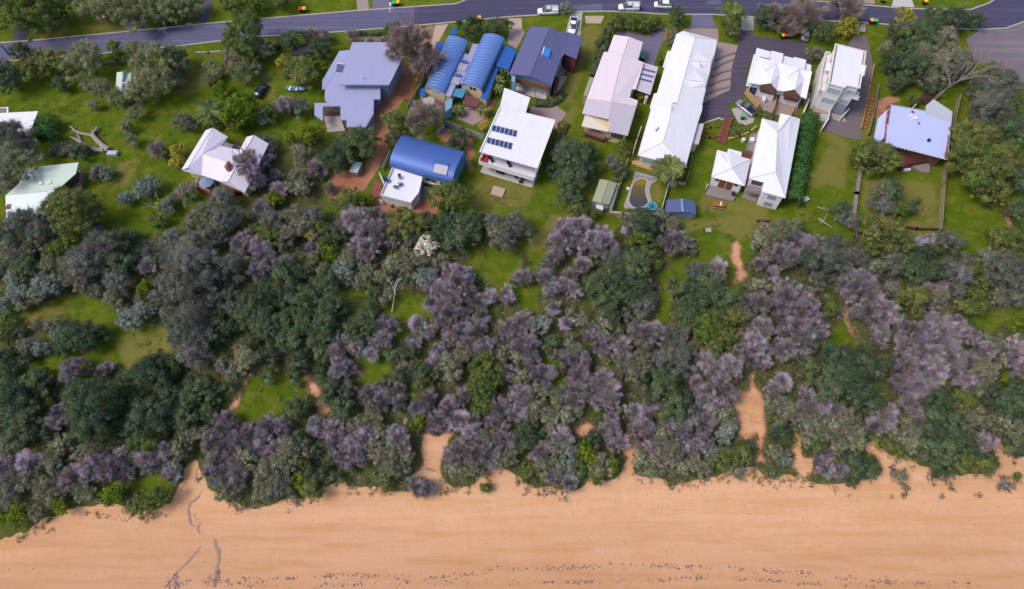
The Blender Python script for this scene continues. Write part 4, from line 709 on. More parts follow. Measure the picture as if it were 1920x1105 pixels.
p = P(*V('l',(425,778))[0], HB+3.2); u_ = empty('garden_umbrella', (p.x,p.y,HB+1.2), 'blue-grey octagonal umbrella open on the red deck', 'umbrella'); m = MB(); m.cyl((p.x,p.y,HB+2.9), 1.6, .55, 8, .05); m.build('canopy', M('blue_grey_canvas', (.16,.22,.30), .8, .1), u_); m = MB(); m.cyl((p.x,p.y,HB+1.2), .03, 2.0, 8); m.build('pole', WHITEW, u_)
chair(*V('l',(530,820))[0], 1.2, 1.0, WHITEW, 'white chair on the red deck right of the umbrella'); chair(*V('l',(455,835))[0], 1.2, 2.6, DARK, 'dark chair on the red deck under the umbrella edge')
# --- two houses at the left edge, the shed and small garden buildings
r = house('white_skillion_house', 40, 230, 'white skillion-roofed house cut by the left frame edge, dark porch'); mg = lambda h, *p: H('m', h, *p)
roof('roof', r, [mg(4.2,(-260,150),(303,122))+mg(3.6,(236,292),(-260,275))], WHITE, .2); walls(r, V('m',(-260,150),(303,122),(236,285),(-260,270)), 3.6, .5, BROWNW); parent_box('porch', r, V('m',(180,310),(240,290),(300,352),(225,365)), 0, .4, TAN); strip('porch_rail', V('m',(238,296),(296,352)), .15, .4, 1.5, CONCP, r)
m = MB(); b = V('m',(-40,95),(66,88),(66,142),(-40,150)); parent_box('skylight_frame', r, b, 3.4, 3.8, WHITEW); parent_box('skylight', r, V('m',(-40,100),(52,96),(50,140),(-40,145)), 3.8, 3.83, M('brown_louvre', (.20,.14,.13), .6, .2, 2., rib=(1,0), rib_s=.6))
r = house('pale_green_house', 70, 350, 'low house with a pale green upper roof and whiter lower roof under trees')
roof('roof', r, [mg(4.0,(200,575),(625,530),(602,620))+mg(3.6,(465,742),(370,762),(45,792),(150,700))], GREENR, .18); roof('lower_roof', r, [mg(3.55,(43,792),(372,762),(440,747))+mg(3.2,(355,965),(50,992))], MINTR, .18); walls(r, V('m',(200,575),(600,545),(590,620),(465,732),(355,940),(60,970),(50,792)), 3.3, .4, BROWNW)
for x, y in ((322,693),(390,688)): parent_box('skylight', r, V('m',(x-20,y-8),(x+12,y-12),(x+18,y+8),(x-14,y+14)), 3.6, 3.98, WHITEW)
p = P(*V('m',(68,882))[0], HB+3.45); m = MB(); m.box((p.x,p.y,HB+3.42), 1.0, 1.2, .05); m.build('rust_patch', RUST, r)
parent_box('deck', r, V('m',(490,735),(625,590),(672,620),(640,745),(590,775)), 0, .7, TIMB2); rail(r, V('m',(640,575),(672,620),(640,745),(590,775)), .7, .9, TIMB2); parent_box('front_deck', r, V('m',(180,985),(400,960),(390,1050),(200,1075)), 0, .8, TIMB3)
def gable_shed(name, label, L0, R0, hE, hR, matr, matw, cat='shed', ridgecap=None):
    """L0: four px corners of one slope (eave, ridge, ridge, eave), R0: of the other"""
    p = P(*L0[0], HB); r_ = empty(name, (p.x, p.y, HB), label, cat); roof('roof', r_, [[L0[0]+(hE,), L0[1]+(hR,), L0[2]+(hR,), L0[3]+(hE,)], [L0[1]+(hR,), R0[1]+(hE,), R0[2]+(hE,), L0[2]+(hR,)]], matr, .12)
    walls(r_, [L0[0], R0[1], R0[2], L0[3]], hE, .15, matw)
    if ridgecap: strip('ridge_cap', [L0[1], L0[2]], .35, hR-.05, hR+.08, ridgecap, r_)
    return r_
dg = lambda *p: V('d', *p)
r = gable_shed('garden_shed', 'khaki green gabled shed with a teal tarp at its sea end', dg((355,285),(480,303),(372,638),(245,608)), dg((480,303),(602,347),(488,662),(372,638)), 2.5, 3.0, KHAKI, METAL)
parent_box('side_shelter', r, dg((600,355),(648,340),(535,710),(490,668)), 0, 1.9, M('lilac_lattice', (.28,.24,.27), .8, .25, 3.)); parent_box('doors', r, dg((420,665),(480,680),(520,700),(430,720)), 0, 1.2, TIMB2)
p = P(*dg((265,690))[0], HB); t_ = empty('tarpaulin_heap', (p.x,p.y,HB), 'teal tarpaulin heap at the sea end of the khaki shed', 'tarpaulin'); parent_box('cover', t_, dg((225,625),(305,640),(300,735),(270,760),(215,690)), 0, 1.0, M('teal_tarp', (.015,.085,.12), .5, .3, 2.))
p = P(*dg((350,690))[0], HB); t_ = empty('covered_trailer', (p.x,p.y,HB), 'white sheet laid over a trailer beside the khaki shed', 'trailer'); parent_box('cover', t_, dg((303,640),(408,652),(402,742),(295,712)), .6, 1.3, WHITEW); parent_box('frame', t_, dg((310,645),(405,655),(398,738),(300,708)), .3, .58, METAL, .6)
for x in (-.9, .9): m = MB(); m.tube([(p.x+x-.1,p.y,HB+.3),(p.x+x+.1,p.y,HB+.3)], .3, 12); m.build('wheel', TYRE, t_)
r = gable_shed('blue_grey_shed', 'dark blue gabled shed with pale ridge, a pale log pile below', dg((1343,592),(1562,575),(1582,768),(1337,778)), dg((1562,575),(1757,607),(1775,797),(1582,768)), 2.4, 3.1, TILEBLUE, GREYW, ridgecap=PALEBLUE)
p = P(*dg((1580,815))[0], HB); w_ = empty('woodpile', (p.x,p.y,HB), 'pale stone-like log pile along the dark blue shed', 'woodpile'); m = MB()
for k in range(46): q_ = P(*dg((1405+random.random()*345,795+random.random()*36))[0], HB+.5); L = .5+.4*random.random(); a_ = random.uniform(-.4,.4); m.tube([(q_.x-L/2*math.cos(a_),q_.y-L/2*math.sin(a_),HB+.2+.5*random.random()),(q_.x+L/2*math.cos(a_),q_.y+L/2*math.sin(a_),HB+.2+.5*random.random())], .2, 7)
m.build('logs', CONCP, w_)
r = gable_shed('green_cabin', 'small pale green gabled cabin half hidden by olive trees', V('t1',(865,535),(910,532),(905,675),(855,660)), V('t1',(910,532),(965,528),(978,690),(905,675)), 2.8, 3.3, GREENR, GREYW); parent_box('skylight', r, V('t1',(915,545),(932,545),(915,605),(898,602)), 3.15, 3.36, TILEBLUE); parent_box('skylight', r, V('t1',(900,618),(920,620),(918,665),(895,662)), 3.05, 3.34, TILEBLUE)
p = P(*V('t6',(745,440))[0], HB+1.5); r = empty('small_lean_to', (p.x,p.y,HB), 'small grey lean-to in the dark trees beside the sandy drive', 'shed'); roof('roof', r, [H('t6',2.2,(720,410),(785,415))+H('t6',1.9,(750,490),(690,480))], GREYBLUE, .1); walls(r, V('t6',(720,410),(785,415),(750,490),(690,480)), 1.8, .1, TIMB2)
# ------------------------------------------------------------------ pool, fences, small yard things
WATER = None
def pool():
    m, t, b = newmat('murky_pool_water'); pos = N(t, 'ShaderNodeNewGeometry').outputs['Position']; n = noise(t, .5, 4, .6, pos)
    a = P(*V('d',(930,320))[0], HB); c2 = P(*V('d',(930,650))[0], HB); sx = N(t, 'ShaderNodeSeparateXYZ'); t.links.new(pos, sx.inputs[0]); mr = N(t, 'ShaderNodeMapRange'); t.links.new(sx.outputs[1], mr.inputs[0]); mr.inputs[1].default_value = c2.y; mr.inputs[2].default_value = a.y
    ad = N(t, 'ShaderNodeMath', operation='MULTIPLY_ADD'); t.links.new(n.outputs[0], ad.inputs[0]); ad.inputs[1].default_value = .25; t.links.new(mr.outputs[0], ad.inputs[2])
    r_ = N(t, 'ShaderNodeValToRGB'); t.links.new(ad.outputs[0], r_.inputs[0]); e = r_.color_ramp.elements; e[0].position = .2; e[0].color = (.05,.06,.062,1); e[1].position = 1.05; e[1].color = (.22,.15,.01,1); k = e.new(.55); k.color = (.085,.08,.035,1); k = e.new(.82); k.color = (.11,.09,.03,1)
    t.links.new(r_.outputs[0], b.inputs['Base Color']); b.inputs['Roughness'].default_value = .12; return m
r = house('swimming_pool', 1195, 362, 'murky kidney-shaped pool, yellow at one end, grey at the other', 'swimming pool')
parent_box('paving', r, V('d',(868,172),(1130,235),(1205,260),(1200,310),(1130,345),(1100,400),(1095,480),(1125,600),(1060,705),(960,722),(725,722),(705,680),(850,280)), -.05, .16, M('pool_paving', (.33,.29,.28), .85, .15, 1.)); parent_box('shallow_bed', r, V('d',(900,215),(1060,255),(1180,270),(1110,310),(1040,270),(960,250),(850,310)), .16, .22, M('blue_grey_slabs', (.22,.20,.26), .8, .3, 2.))
WP = V('d',(842,335),(880,300),(940,272),(1000,268),(1052,300),(1050,360),(1032,430),(1040,500),(1062,570),(1080,630),(1020,690),(930,708),(850,708),(800,660),(775,600),(800,480)); parent_box('water', r, WP, .1, .19, pool()); strip('coping', WP+WP[:1], .32, .1, .26, M('pool_coping', (.40,.35,.32), .8, .12, 2.), r)
r = house('spa_tub', *V('d',(1128,688))[0], 'round turquoise spa tub at the sea corner of the pool', 'spa'); p = P(*V('d',(1128,682))[0], HB+.9); m = MB(); m.cyl((p.x,p.y,HB), 1.05, .85, 24); m.build('shell', M('teal_tub', (.06,.17,.22), .5, .1), r)
m = MB(); n_ = 24
vs = [(p.x+rr_*math.cos(2*math.pi*i/n_), p.y+rr_*math.sin(2*math.pi*i/n_), HB+z) for rr_, z in ((1.08,.85),(1.08,.93),(.82,.93),(.8,.86)) for i in range(n_)]
m.add(vs, [(k*n_+i, k*n_+(i+1) % n_, (k+1)*n_+(i+1) % n_, (k+1)*n_+i) for k in range(3) for i in range(n_)]); m.build('rim', M('turquoise_rim', (.12,.30,.36), .4, .1), r)
m = MB(); m.cyl((p.x,p.y,HB+.855), .8, .012, 24); w_ = m.build('water', M('spa_water', (.01,.20,.32), .1, .1), r); m = MB(); m.cyl((p.x-.1,p.y-.2,HB+.868), .3, .03, 14); m.build('float', DARK, r)
def fence(name, label, pts, h, mat, w=.1, posts=2.4, cat='fence', cap=None):
    p = P(*pts[0], HB); r_ = empty(name, (p.x, p.y, HB), label, cat); strip('panel', pts, w, 0, h, mat, r_, hz=h); q = [P(a[0], a[1], HB+h) for a in pts]
    for a, b_ in zip(q[:-1], q[1:]):
        L = (b_-a).length; k = max(1, int(L/posts))
        for i in range(k+1): v = a.lerp(b_, i/k); m = MB(); m.box((v.x, v.y, HB+h/2+.03), w+.08, w+.08, h+.06); m.build('post', mat, r_)
    return r_
fence('pool_fence', 'white rail fence between the pool and the grey shed lawn', dg((1380,335),(1255,785)), 1.2, WHITEW, .06)
fence('timber_fence', 'pinkish timber fence between the khaki shed and the pool', dg((772,-20),(700,220),(632,430),(532,730)), 1.5, TAN)
fence('stone_wall', 'pale pinkish low stone wall on the sea side of the pool', dg((530,765),(700,790),(960,795),(1220,805)), .8, M('pinkish_stone', (.42,.32,.25), .9, .25, 2.), .5, cat='wall')
fence('corrugated_fence', 'pale metal fence behind the twin barrel house garden', V('t2',(1338,968),(1398,915),(1395,890),(1540,945),(1680,1000)), 1.6, METAL)
fence('corrugated_fence', 'pale metal fence strip beside the sandy drive at the blue barrel roof', V('k',(290,300),(215,480)), 1.5, METAL)
fence('side_fence', 'grey timber fence between the orange drive and the twin barrel house', V('i',(300,370),(200,540),(110,720),(20,880)), 1.6, TIMB2)
fence('garden_wall', 'grey low wall with white cap beside the road below the lawn trees', V('w',(760,470),(880,460),(1010,440)), .8, TIMB2, .2, cat='wall')
fence('garden_wall', 'grey garden wall with a white top right of the burgundy shrub', V('w',(1470,392),(1560,388),(1650,384)), .7, CONCP, .2, cat='wall')
fence('street_fence', 'dark timber fence along the road left of the grey house', V('u',(560,150),(660,140),(690,135)), 1.4, BROWNW); fence('street_fence', 'pale low street wall by the dark trailer', V('u',(900,115),(1020,108),(1180,92)), .6, TAN, .2, cat='wall')
fence('boundary_fence', 'long brown timber fence right of the rusty roof, dark trees beyond', [(1803,176),(1795,213),(1781,276),(1773,342),(1767,428)], 1.7, FENCET)
fence('retaining_wall', 'dark timber retaining wall across the sea end of the fenced lawn', [(1681,420),(1720,427),(1767,428)], .9, BROWNW, .25, cat='wall')
fence('retaining_wall', 'grey sleeper wall between two lawns right of the tall hedge', V('t8',(690,450),(660,640),(632,850)), .7, TIMB2, .7, cat='wall')
fence('side_fence', 'pale timber paling beside the purple drive of the flats', V('g',(775,330),(740,520),(700,720),(645,980)), .9, TIMB3); fence('side_fence', 'weathered paling on the far side of the orange garden steps', V('g',(825,540),(780,800),(720,1040)), 1.2, FENCET)
fence('garden_edging', 'curved tan log edging on the bank below the car park', V('f',(370,328),(480,300),(590,255),(650,205)), .35, TIMB3, .35, cat='edging')
fence('garden_edging', 'reddish curved brick edging left of the red timber stairs', V('f',(90,215),(180,215),(260,205)), .3, REDT, .3, cat='edging'); fence('garden_edging', 'second reddish edging curve, lower on the bank by the stairs', V('f',(95,290),(170,318),(258,300)), .3, REDT, .3, cat='edging')
fence('wire_fence', 'thin pale fence at the right side of the long white house', V('c',(1440,580),(1375,900),(1280,890)), 1.0, TAN, .05)
fence('side_wall', 'cream stepped wall between the beige house and long white house', V('c',(835,240),(790,370),(740,540)), 1.5, CONCP, .2, cat='wall')
fence('dark_fence', 'short dark fence piece at the lawn edge below the white hipped house', V('t7',(1820,838),(1900,840)), .7, BROWNW, .3)
# orange garden steps between the palings
for k in range(9):
    q = V('g',(728-9.5*k,690+36*k),(768-9.5*k,700+36*k)); o = strip('garden_step', q, .7, -.1, .25, TIMBER); tag(o, '%s orange sleeper step in the garden beside the flats drive' % ('Topmost','second','third','fourth','fifth','sixth','seventh','eighth','lowest')[k], 'step', 'orange garden steps beside the flats')
p = P(*V('e',(350,985))[0], HB); r = empty('timber_stairs', (p.x,p.y,HB), 'red timber stairs from the car park down to the lawn', 'stairs'); ca, cb, cc, cd = (P(*q, HB+.7) for q in V('e',(322,885),(400,900),(330,1150),(258,1130)))
for k in range(13):
    f0, f1 = k/13, (k+.8)/13; m = MB(); m.prism([tuple(v)[:2] for v in (ca.lerp(cd,f0), cb.lerp(cc,f0), cb.lerp(cc,f1), ca.lerp(cd,f1))], HB+.85-.06*k, HB+.95-.06*k); m.build('tread', REDT, r)
for s, (a_, b_) in enumerate(((ca, cd), (cb, cc))):
    m = MB(); m.tube([a_+Vector((0,0,.2)), b_+Vector((0,0,-.5))], .09, 5); m.build('stringer', REDT, r)
    m = MB(); m.tube([a_+Vector((0,0,1.1)), b_+Vector((0,0,.35))], .05, 5); m.build('handrail', REDT, r)
p = P(*V('f',(262,1025))[0], HB+.4); r = empty('picnic_table', (p.x,p.y,HB), 'orange-brown picnic table with a white towel on the lawn', 'picnic table', rz=-.18)
for nm, c_, s_ in (('table_top',(0,0,.74),(2.4,.8,.06)), ('bench',(0,-.75,.45),(2.4,.3,.05)), ('bench',(0,.75,.45),(2.4,.3,.05)), ('leg',(-.8,0,.36),(.1,1.5,.08)), ('leg',(.8,0,.36),(.1,1.5,.08)), ('post',(-.8,0,.36),(.1,.12,.7)), ('post',(.8,0,.36),(.1,.12,.7))):
    m = MB(); m.box(c_, *s_); link(bpy.data.objects.new(nm, m.mesh(nm, TIMBER)), r)
p = P(*V('f',(280,1003))[0], HB+.85); m = MB(); m.prism([(p.x-.2,p.y-.6),(p.x+.1,p.y-.6),(p.x+.45,p.y+.5),(p.x+.15,p.y+.5)], HB+.78, HB+.82); tag(m.build('towel', WHITEW), 'white towel laid across the orange picnic table', 'towel')
def simple_box(name, px, py, s, rz, mat, label, cat, lid=None):
    p = P(px, py, HB+s[2]/2); r_ = empty(name, (p.x,p.y,HB), label, cat, rz=rz); m = MB(); m.box((0,0,s[2]/2), s[0], s[1], s[2]); link(bpy.data.objects.new('body', m.mesh('body', mat)), r_)
    m = MB(); m.box((0,0,s[2]+.03), s[0]+.1, s[1]+.1, .06); m.box((0,s[1]/2-.08,s[2]+.09), s[0]*.5, .1, .06); link(bpy.data.objects.new('lid', m.mesh('lid', lid or mat)), r_); return r_
simple_box('storage_chest', *V('t5',(835,350))[0], (2.0,1.0,.8), 0, GREYBLUE, 'pale grey-blue storage chest at the foot of the fallen tree', 'chest')
simple_box('garden_sandpit', *V('a',(370,868))[0], (2.6,2.2,.25), -.3, TAN, 'square pinkish-brown sandpit on the lawn below the white house', 'sandpit')
simple_box('pool_filter', *V('d',(768,432))[0], (.5,.5,.5), 0, WHITEW, 'small white filter box on the grass left of the pool', 'filter box'); simple_box('equipment_box', *V('d',(1455,275))[0], (1.6,.9,1.0), -.3, DARK, 'black equipment box behind the pool palm', 'box'); simple_box('pump_cover', *V('d',(1425,355))[0], (1.7,1.4,.6), -.3, TIMB2, 'lilac-grey timber pump cover behind the pool palm', 'box')
simple_box('drain_pit', *V('t7',(1453,917))[0], (1.0,.9,.2), 0, CONC, 'square concrete drain pit in the open grass above the scrub', 'drain pit'); simple_box('garden_barrow', *V('t8',(280,690))[0], (1.1,.8,.6), .5, GREYBLUE, 'grey barrow standing on the lawn by the tall hedge end', 'barrow')
simple_box('cable_box', *V('x',(1157,203))[0], (.9,.5,.6), .1, GREENR, 'pale green utility box on the verge beside the lamp pole', 'utility box'); simple_box('letter_box', *V('w',(1228,172))[0], (.4,.4,1.1), 0, WHITEW, 'white letter box near the red and yellow bins', 'letter box'); simple_box('kerb_pit', *V('w',(1415,183))[0], (1.2,.6,.15), .1, CONC, 'grey pit lid at the kerb left of the dark driveway', 'drain pit')
simple_box('gas_bottle_cover', *V('f',(412,912))[0], (.6,.6,1.1), .2, DARK, 'black barbecue cover at the right end of the pavilion deck', 'barbecue'); simple_box('barbecue', *V('e',(728,700))[0], (.7,1.6,.9), -.3, WHITEW, 'white covered barbecue on the left brown-gabled terrace', 'barbecue'); simple_box('terrace_table', *V('g',(236,780))[0], (1.2,2.2,.75), -.2, WHITEW, 'white table on the pinkish terrace of the flats', 'table').location.z += 1.2
simple_box('garden_pot', *V('f',(515,352))[0], (.6,.6,.9), 0, WHITEW, 'white garden pot on the grass by the side deck', 'pot'); simple_box('deck_table', *V('f',(593,372))[0], (.9,.9,.7), 0, WHITEW, 'white table on the side deck of the white hipped house', 'table').location.z += .8
simple_box('garden_bench', *V('h',(650,970))[0], (1.4,.5,.5), .15, WHITEW, 'white bench at the foot of the maroon deck', 'bench'); simple_box('planter', *V('h',(990,872))[0], (.5,.5,.6), 0, WHITEW, 'small white planter near the grey end of the maroon deck', 'planter')
# ------------------------------------------------------------------ vehicles
def loft(secs, mat, name, parent, close=True):
    m = MB(); n = len(secs[0]); vs = [v for s in secs for v in s]; fs = []
    for k in range(len(secs)-1):
        for i in range(n): fs.append((k*n+i, k*n+(i+1) % n, (k+1)*n+(i+1) % n, (k+1)*n+i))
    fs += [tuple(range(n))[::-1], tuple(range((len(secs)-1)*n, len(secs)*n))]; m.add(vs, fs); o = link(bpy.data.objects.new(name, m.mesh(name, mat, smooth=True)), parent)
    try: o.data.set_sharp_from_angle(angle=math.radians(35))
    except Exception: pass
    return o
def sec(x, w, z0, z1, rnd=.12, tw=.0):
    return [(x,-w+rnd,z0),(x,w-rnd,z0),(x,w,z0+rnd),(x,w-tw*.5,z1-rnd),(x,w-tw-rnd,z1),(x,-w+tw+rnd,z1),(x,-w+tw*.5,z1-rnd),(x,-w,z0+rnd)]
def car(kind, px, py, ang, paint, label, rack=None, name='parked_car', cat='car', tray=None):
    """front towards local +x; ang = heading in the ground plane"""
    p = P(px, py, HB+.8); r_ = empty(name, (p.x,p.y,HB+.06), label, cat, 'parked vehicles', ang); ute = kind == 'ute'; L = 2.6 if ute else 2.15; w = .92
    loft([sec(-L,w*.86,.42,.86), sec(-L+.12,w*.97,.34,.98), sec(-L+.6,w,.28,1.02), sec(.55,w,.28,1.02), sec(L-.9,w*.98,.28,.97), sec(L-.25,w*.92,.32,.88), sec(L,w*.74,.42,.72)], paint, 'body', r_)
    if ute: c = [sec(-.75,w*.86,1.0,1.05,.1,.05), sec(-.65,w*.9,1.0,1.66,.1,.16), sec(.35,w*.9,1.0,1.72,.1,.16), sec(.75,w*.9,1.0,1.6,.1,.2), sec(1.45,w*.88,1.0,1.06,.1,.1)]
    else: c = [sec(-2.0,w*.8,.98,1.06,.1,.1), sec(-1.65,w*.86,.98,1.38,.1,.18), sec(-1.2,w*.9,.98,1.52,.1,.2), sec(.1,w*.9,.98,1.54,.1,.2), sec(.5,w*.9,.98,1.44,.1,.22), sec(1.35,w*.86,.98,1.03,.1,.1)]
    loft(c, GLASS, 'window', r_)
    m = MB(); x0, x1, zz = (-.6, .5, 1.70) if ute else (-1.35, .2, 1.53)
    m.prism([(x0,-w*.68),(x1,-w*.66),(x1,w*.66),(x0,w*.68)], zz-.02, zz+.04)
    for s in (-1, 1):
        m.box(((x0+x1)/2, s*w*.80, 1.3), .1, .16, .55); m.box((x0, s*w*.8, 1.25), .14, .16, .5)
    link(bpy.data.objects.new('cabin_roof', m.mesh('cabin_roof', paint)), r_)
    for x in (-L+.75, L-.8):
        for s in (-1, 1):
            m = MB(); m.tube([(x, s*(w-.2), .33), (x, s*(w+.02), .33)], .33, 14); wl_ = link(bpy.data.objects.new('wheel', m.mesh('wheel', TYRE)), r_); m = MB(); m.tube([(x, s*(w+.02), .33), (x, s*(w+.04), .33)], .2, 10); link(bpy.data.objects.new('rim', m.mesh('rim', METAL)), wl_)
    for s in (-1, 1):
        m = MB(); m.box((L-.16, s*w*.6, .72), .2, .3, .14); link(bpy.data.objects.new('headlight', m.mesh('headlight', GLASSP)), r_); m = MB(); m.box((-L+.06, s*w*.72, .75), .12, .2, .2); link(bpy.data.objects.new('tail_light', m.mesh('tail_light', RED)), r_)
        m = MB(); m.box((.95 if ute else .75, s*(w+.1), 1.05), .14, .2, .14); link(bpy.data.objects.new('mirror', m.mesh('mirror', paint)), r_)
    if ute and tray == 'open':
        m = MB(); m.box((-1.68,0,1.035), 1.7, w*1.7, .03); link(bpy.data.objects.new('tray_floor', m.mesh('tray_floor', DARK)), r_); m = MB()
        for s in (-1, 1): m.box((-1.68, s*w*.92, 1.13), 1.8, .08, .2)
        m.box((-2.55,0,1.13), .08, w*1.76, .2); link(bpy.data.objects.new('tray_side', m.mesh('tray_side', paint)), r_)
    if ute and tray == 'canopy':
        loft([sec(-2.5,w*.92,1.02,1.6,.08,.08), sec(-.85,w*.92,1.02,1.66,.08,.08)], paint, 'canopy', r_)
    if rack:
        m = MB()
        for s in (-.6, 0, .6): m.tube([(-2.7,s*.9,1.95),(.9,s*.9,1.95)], .05, 5)
        for x in (-2.3, -.8, .5): m.tube([(x,-.75,1.9),(x,.75,1.9)], .04, 5); m.tube([(x,-.75,1.05),(x,-.75,1.9)], .04, 5); m.tube([(x,.75,1.05),(x,.75,1.9)], .04, 5)
        link(bpy.data.objects.new('ladder_rack', m.mesh('ladder_rack', rack)), r_)
    return r_
car('ute', *V('n',(405,122))[0], math.radians(183), WHITEP, 'white utility with ladder rack parked at the kerb above the slate house', METAL, cat='utility vehicle', tray='canopy')
car('ute', *V('n',(1315,78))[0], math.radians(179), WHITEP, 'white utility with a wide roof rack in the road beside a lamp pole', WHITEW, cat='utility vehicle', tray='canopy')
car('hatch', *V('n',(1698,52))[0], math.radians(176), WHITEP, 'white hatchback alone in the road right of both white utilities')
car('ute', *V('n',(685,290))[0], math.radians(-100), WHITEP, 'white utility with empty dark tray in the driveway by the slate house', cat='utility vehicle', tray='open')
car('ute', *V('e',(545,785))[0], math.radians(130), SILVERP, 'silver utility with black tray gear at the car park edge', DARK, cat='utility vehicle', tray='open')
car('hatch', *V('u',(490,605))[0], math.radians(70), BLACKP, 'black car on the worn lawn beside the bright green tree')
car('hatch', *V('o',(775,385))[0], math.radians(80), SILVERP, 'grey-white car half hidden beneath the brownish street trees')
car('ute', *V('u',(1065,48))[0], math.radians(175), M('pale_blue_paint', (.25,.38,.58), .3, .05, spec=.6), 'pale blue utility behind the roadside shrubs near the grey house', RED, cat='utility vehicle', tray='open')
p = P(*V('u',(915,205))[0], HB+.8); r = empty('box_trailer', (p.x,p.y,HB), 'black covered box trailer in the shade of roadside shrubs', 'trailer', rz=.1)
for nm, c_, s_, mt in (('cover',(0,0,1.0),(4.2,2.6,.5),DARK), ('frame',(0,0,.6),(4.0,2.4,.25),METAL), ('drawbar',(2.6,0,.55),(1.4,.1,.1),METAL)):
    m = MB(); m.box(c_, *s_); link(bpy.data.objects.new(nm, m.mesh(nm, mt)), r)
for s in (-1, 1): m = MB(); m.tube([(0,s*1.2,.33),(0,s*1.4,.33)], .33, 12); link(bpy.data.objects.new('wheel', m.mesh('wheel', TYRE)), r)
p = P(*V('u',(850,590))[0], HB+.4); r = empty('dinghy', (p.x,p.y,HB), 'blue dinghy lying on the grass under a round garden tree', 'boat', rz=-.12); m = MB(); vs = []; n_ = 12
prof = [(-2.3,.55),(-1.5,.8),(0,.85),(1.2,.7),(2.1,.3),(2.5,.02)]
for x, w_ in prof: vs += [(x,-w_,.55+.04*x),(x,-w_*.6,.08),(x,w_*.6,.08),(x,w_,.55+.04*x),(x,w_*.8,.5+.04*x),(x,0,.22),(x,-w_*.8,.5+.04*x)]
m.add(vs, [(k*7+i, k*7+(i+1) % 7, (k+1)*7+(i+1) % 7, (k+1)*7+i) for k in range(5) for i in range(7)]+[tuple(range(7))[::-1]]); link(bpy.data.objects.new('hull', m.mesh('hull', M('boat_blue', (.03,.16,.25), .35, .15))), r)
for x in (-1.3, .3): m = MB(); m.box((x,0,.46), .35, 1.3, .05); link(bpy.data.objects.new('thwart', m.mesh('thwart', WHITEP)), r)
def bin_(px, py, colr, label, lid):
    p = P(px, py, HB+.55); r_ = empty('wheelie_bin', (p.x,p.y,HB+.05), label, 'wheelie bin', 'household wheelie bins', random.uniform(-.3,.3))
    m = MB(); m.add([(-.24,-.28,.06),(.24,-.28,.06),(.24,.28,.06),(-.24,.28,.06),(-.31,-.36,1.0),(.31,-.36,1.0),(.31,.36,1.0),(-.31,.36,1.0)], [(3,2,1,0),(4,5,6,7),(0,1,5,4),(1,2,6,5),(2,3,7,6),(3,0,4,7)]); link(bpy.data.objects.new('body', m.mesh('body', M('bin_green_black', (.012,.02,.015), .6, .1))), r_)
    m = MB(); m.add([(-.34,-.4,1.0),(.34,-.4,1.0),(.34,.4,1.0),(-.34,.4,1.0),(-.3,-.36,1.1),(.3,-.36,1.1),(.3,.36,1.16),(-.3,.36,1.16)], [(3,2,1,0),(4,5,6,7),(0,1,5,4),(1,2,6,5),(2,3,7,6),(3,0,4,7)]); link(bpy.data.objects.new('lid', m.mesh('lid', lid)), r_); m = MB(); m.tube([(-.3,.43,1.02),(.3,.43,1.02)], .03, 6); link(bpy.data.objects.new('handle', m.mesh('handle', DARK)), r_)
    for s in (-1, 1): m = MB(); m.tube([(s*.22,.33,.1),(s*.3,.33,.1)], .1, 10); link(bpy.data.objects.new('wheel', m.mesh('wheel', TYRE)), r_)
    r_.scale = (1.3, 1.3, 1.1)
LY, LG, LR, LB = M('yellow_lid', (.80,.42,.02), .5, .05), M('green_lid', (.02,.42,.14), .5, .05), M('red_lid', (.5,.03,.02), .5, .05), M('blue_lid', (.03,.12,.40), .5, .05)
for v, x, y, l_, lb in (('w',1270,170,LR,'red-lidded bin on the verge left of the dark driveway'),('w',1291,166,LY,'yellow-lidded bin beside a red bin near the leaning lamp pole'),('x',337,80,LR,'red-lidded bin on the wide lawn above the road'),('x',364,78,LY,'yellow-lidded bin on the wide lawn above the road'),('x',1036,34,LG,'green-lidded bin right of the two top driveways'),('x',1066,30,LY,'yellow-lidded bin beside the green bin above the road'),('x',1676,146,LY,'lone yellow-lidded bin on the kerb above the blue barrel roofs'),
    ('o',525,416,LY,'yellow-lidded bin at the dark car park under trees'),('o',586,416,LB,'blue-lidded bin at the dark car park under trees'),('o',553,414,LR,'red-lidded bin between a yellow and a blue bin'),('o',1520,248,LY,'yellow-lidded bin at the kerb right of the yellow shrub'),('o',1566,252,LG,'green-lidded bin at the kerb right of the yellow shrub'),('o',1656,12,LY,'yellow-lidded bin by the pink driveway across the road'),('t4',1161,22,LY,'yellow-lidded bin right of the pale concrete driveway'),
    ('b',848,445,LG,'green-lidded bin on the lilac drive of the beige house'),('e',512,886,LG,'green-lidded bin behind the silver utility')):
    bin_(*V(v,(x,y))[0], l_, lb, l_)
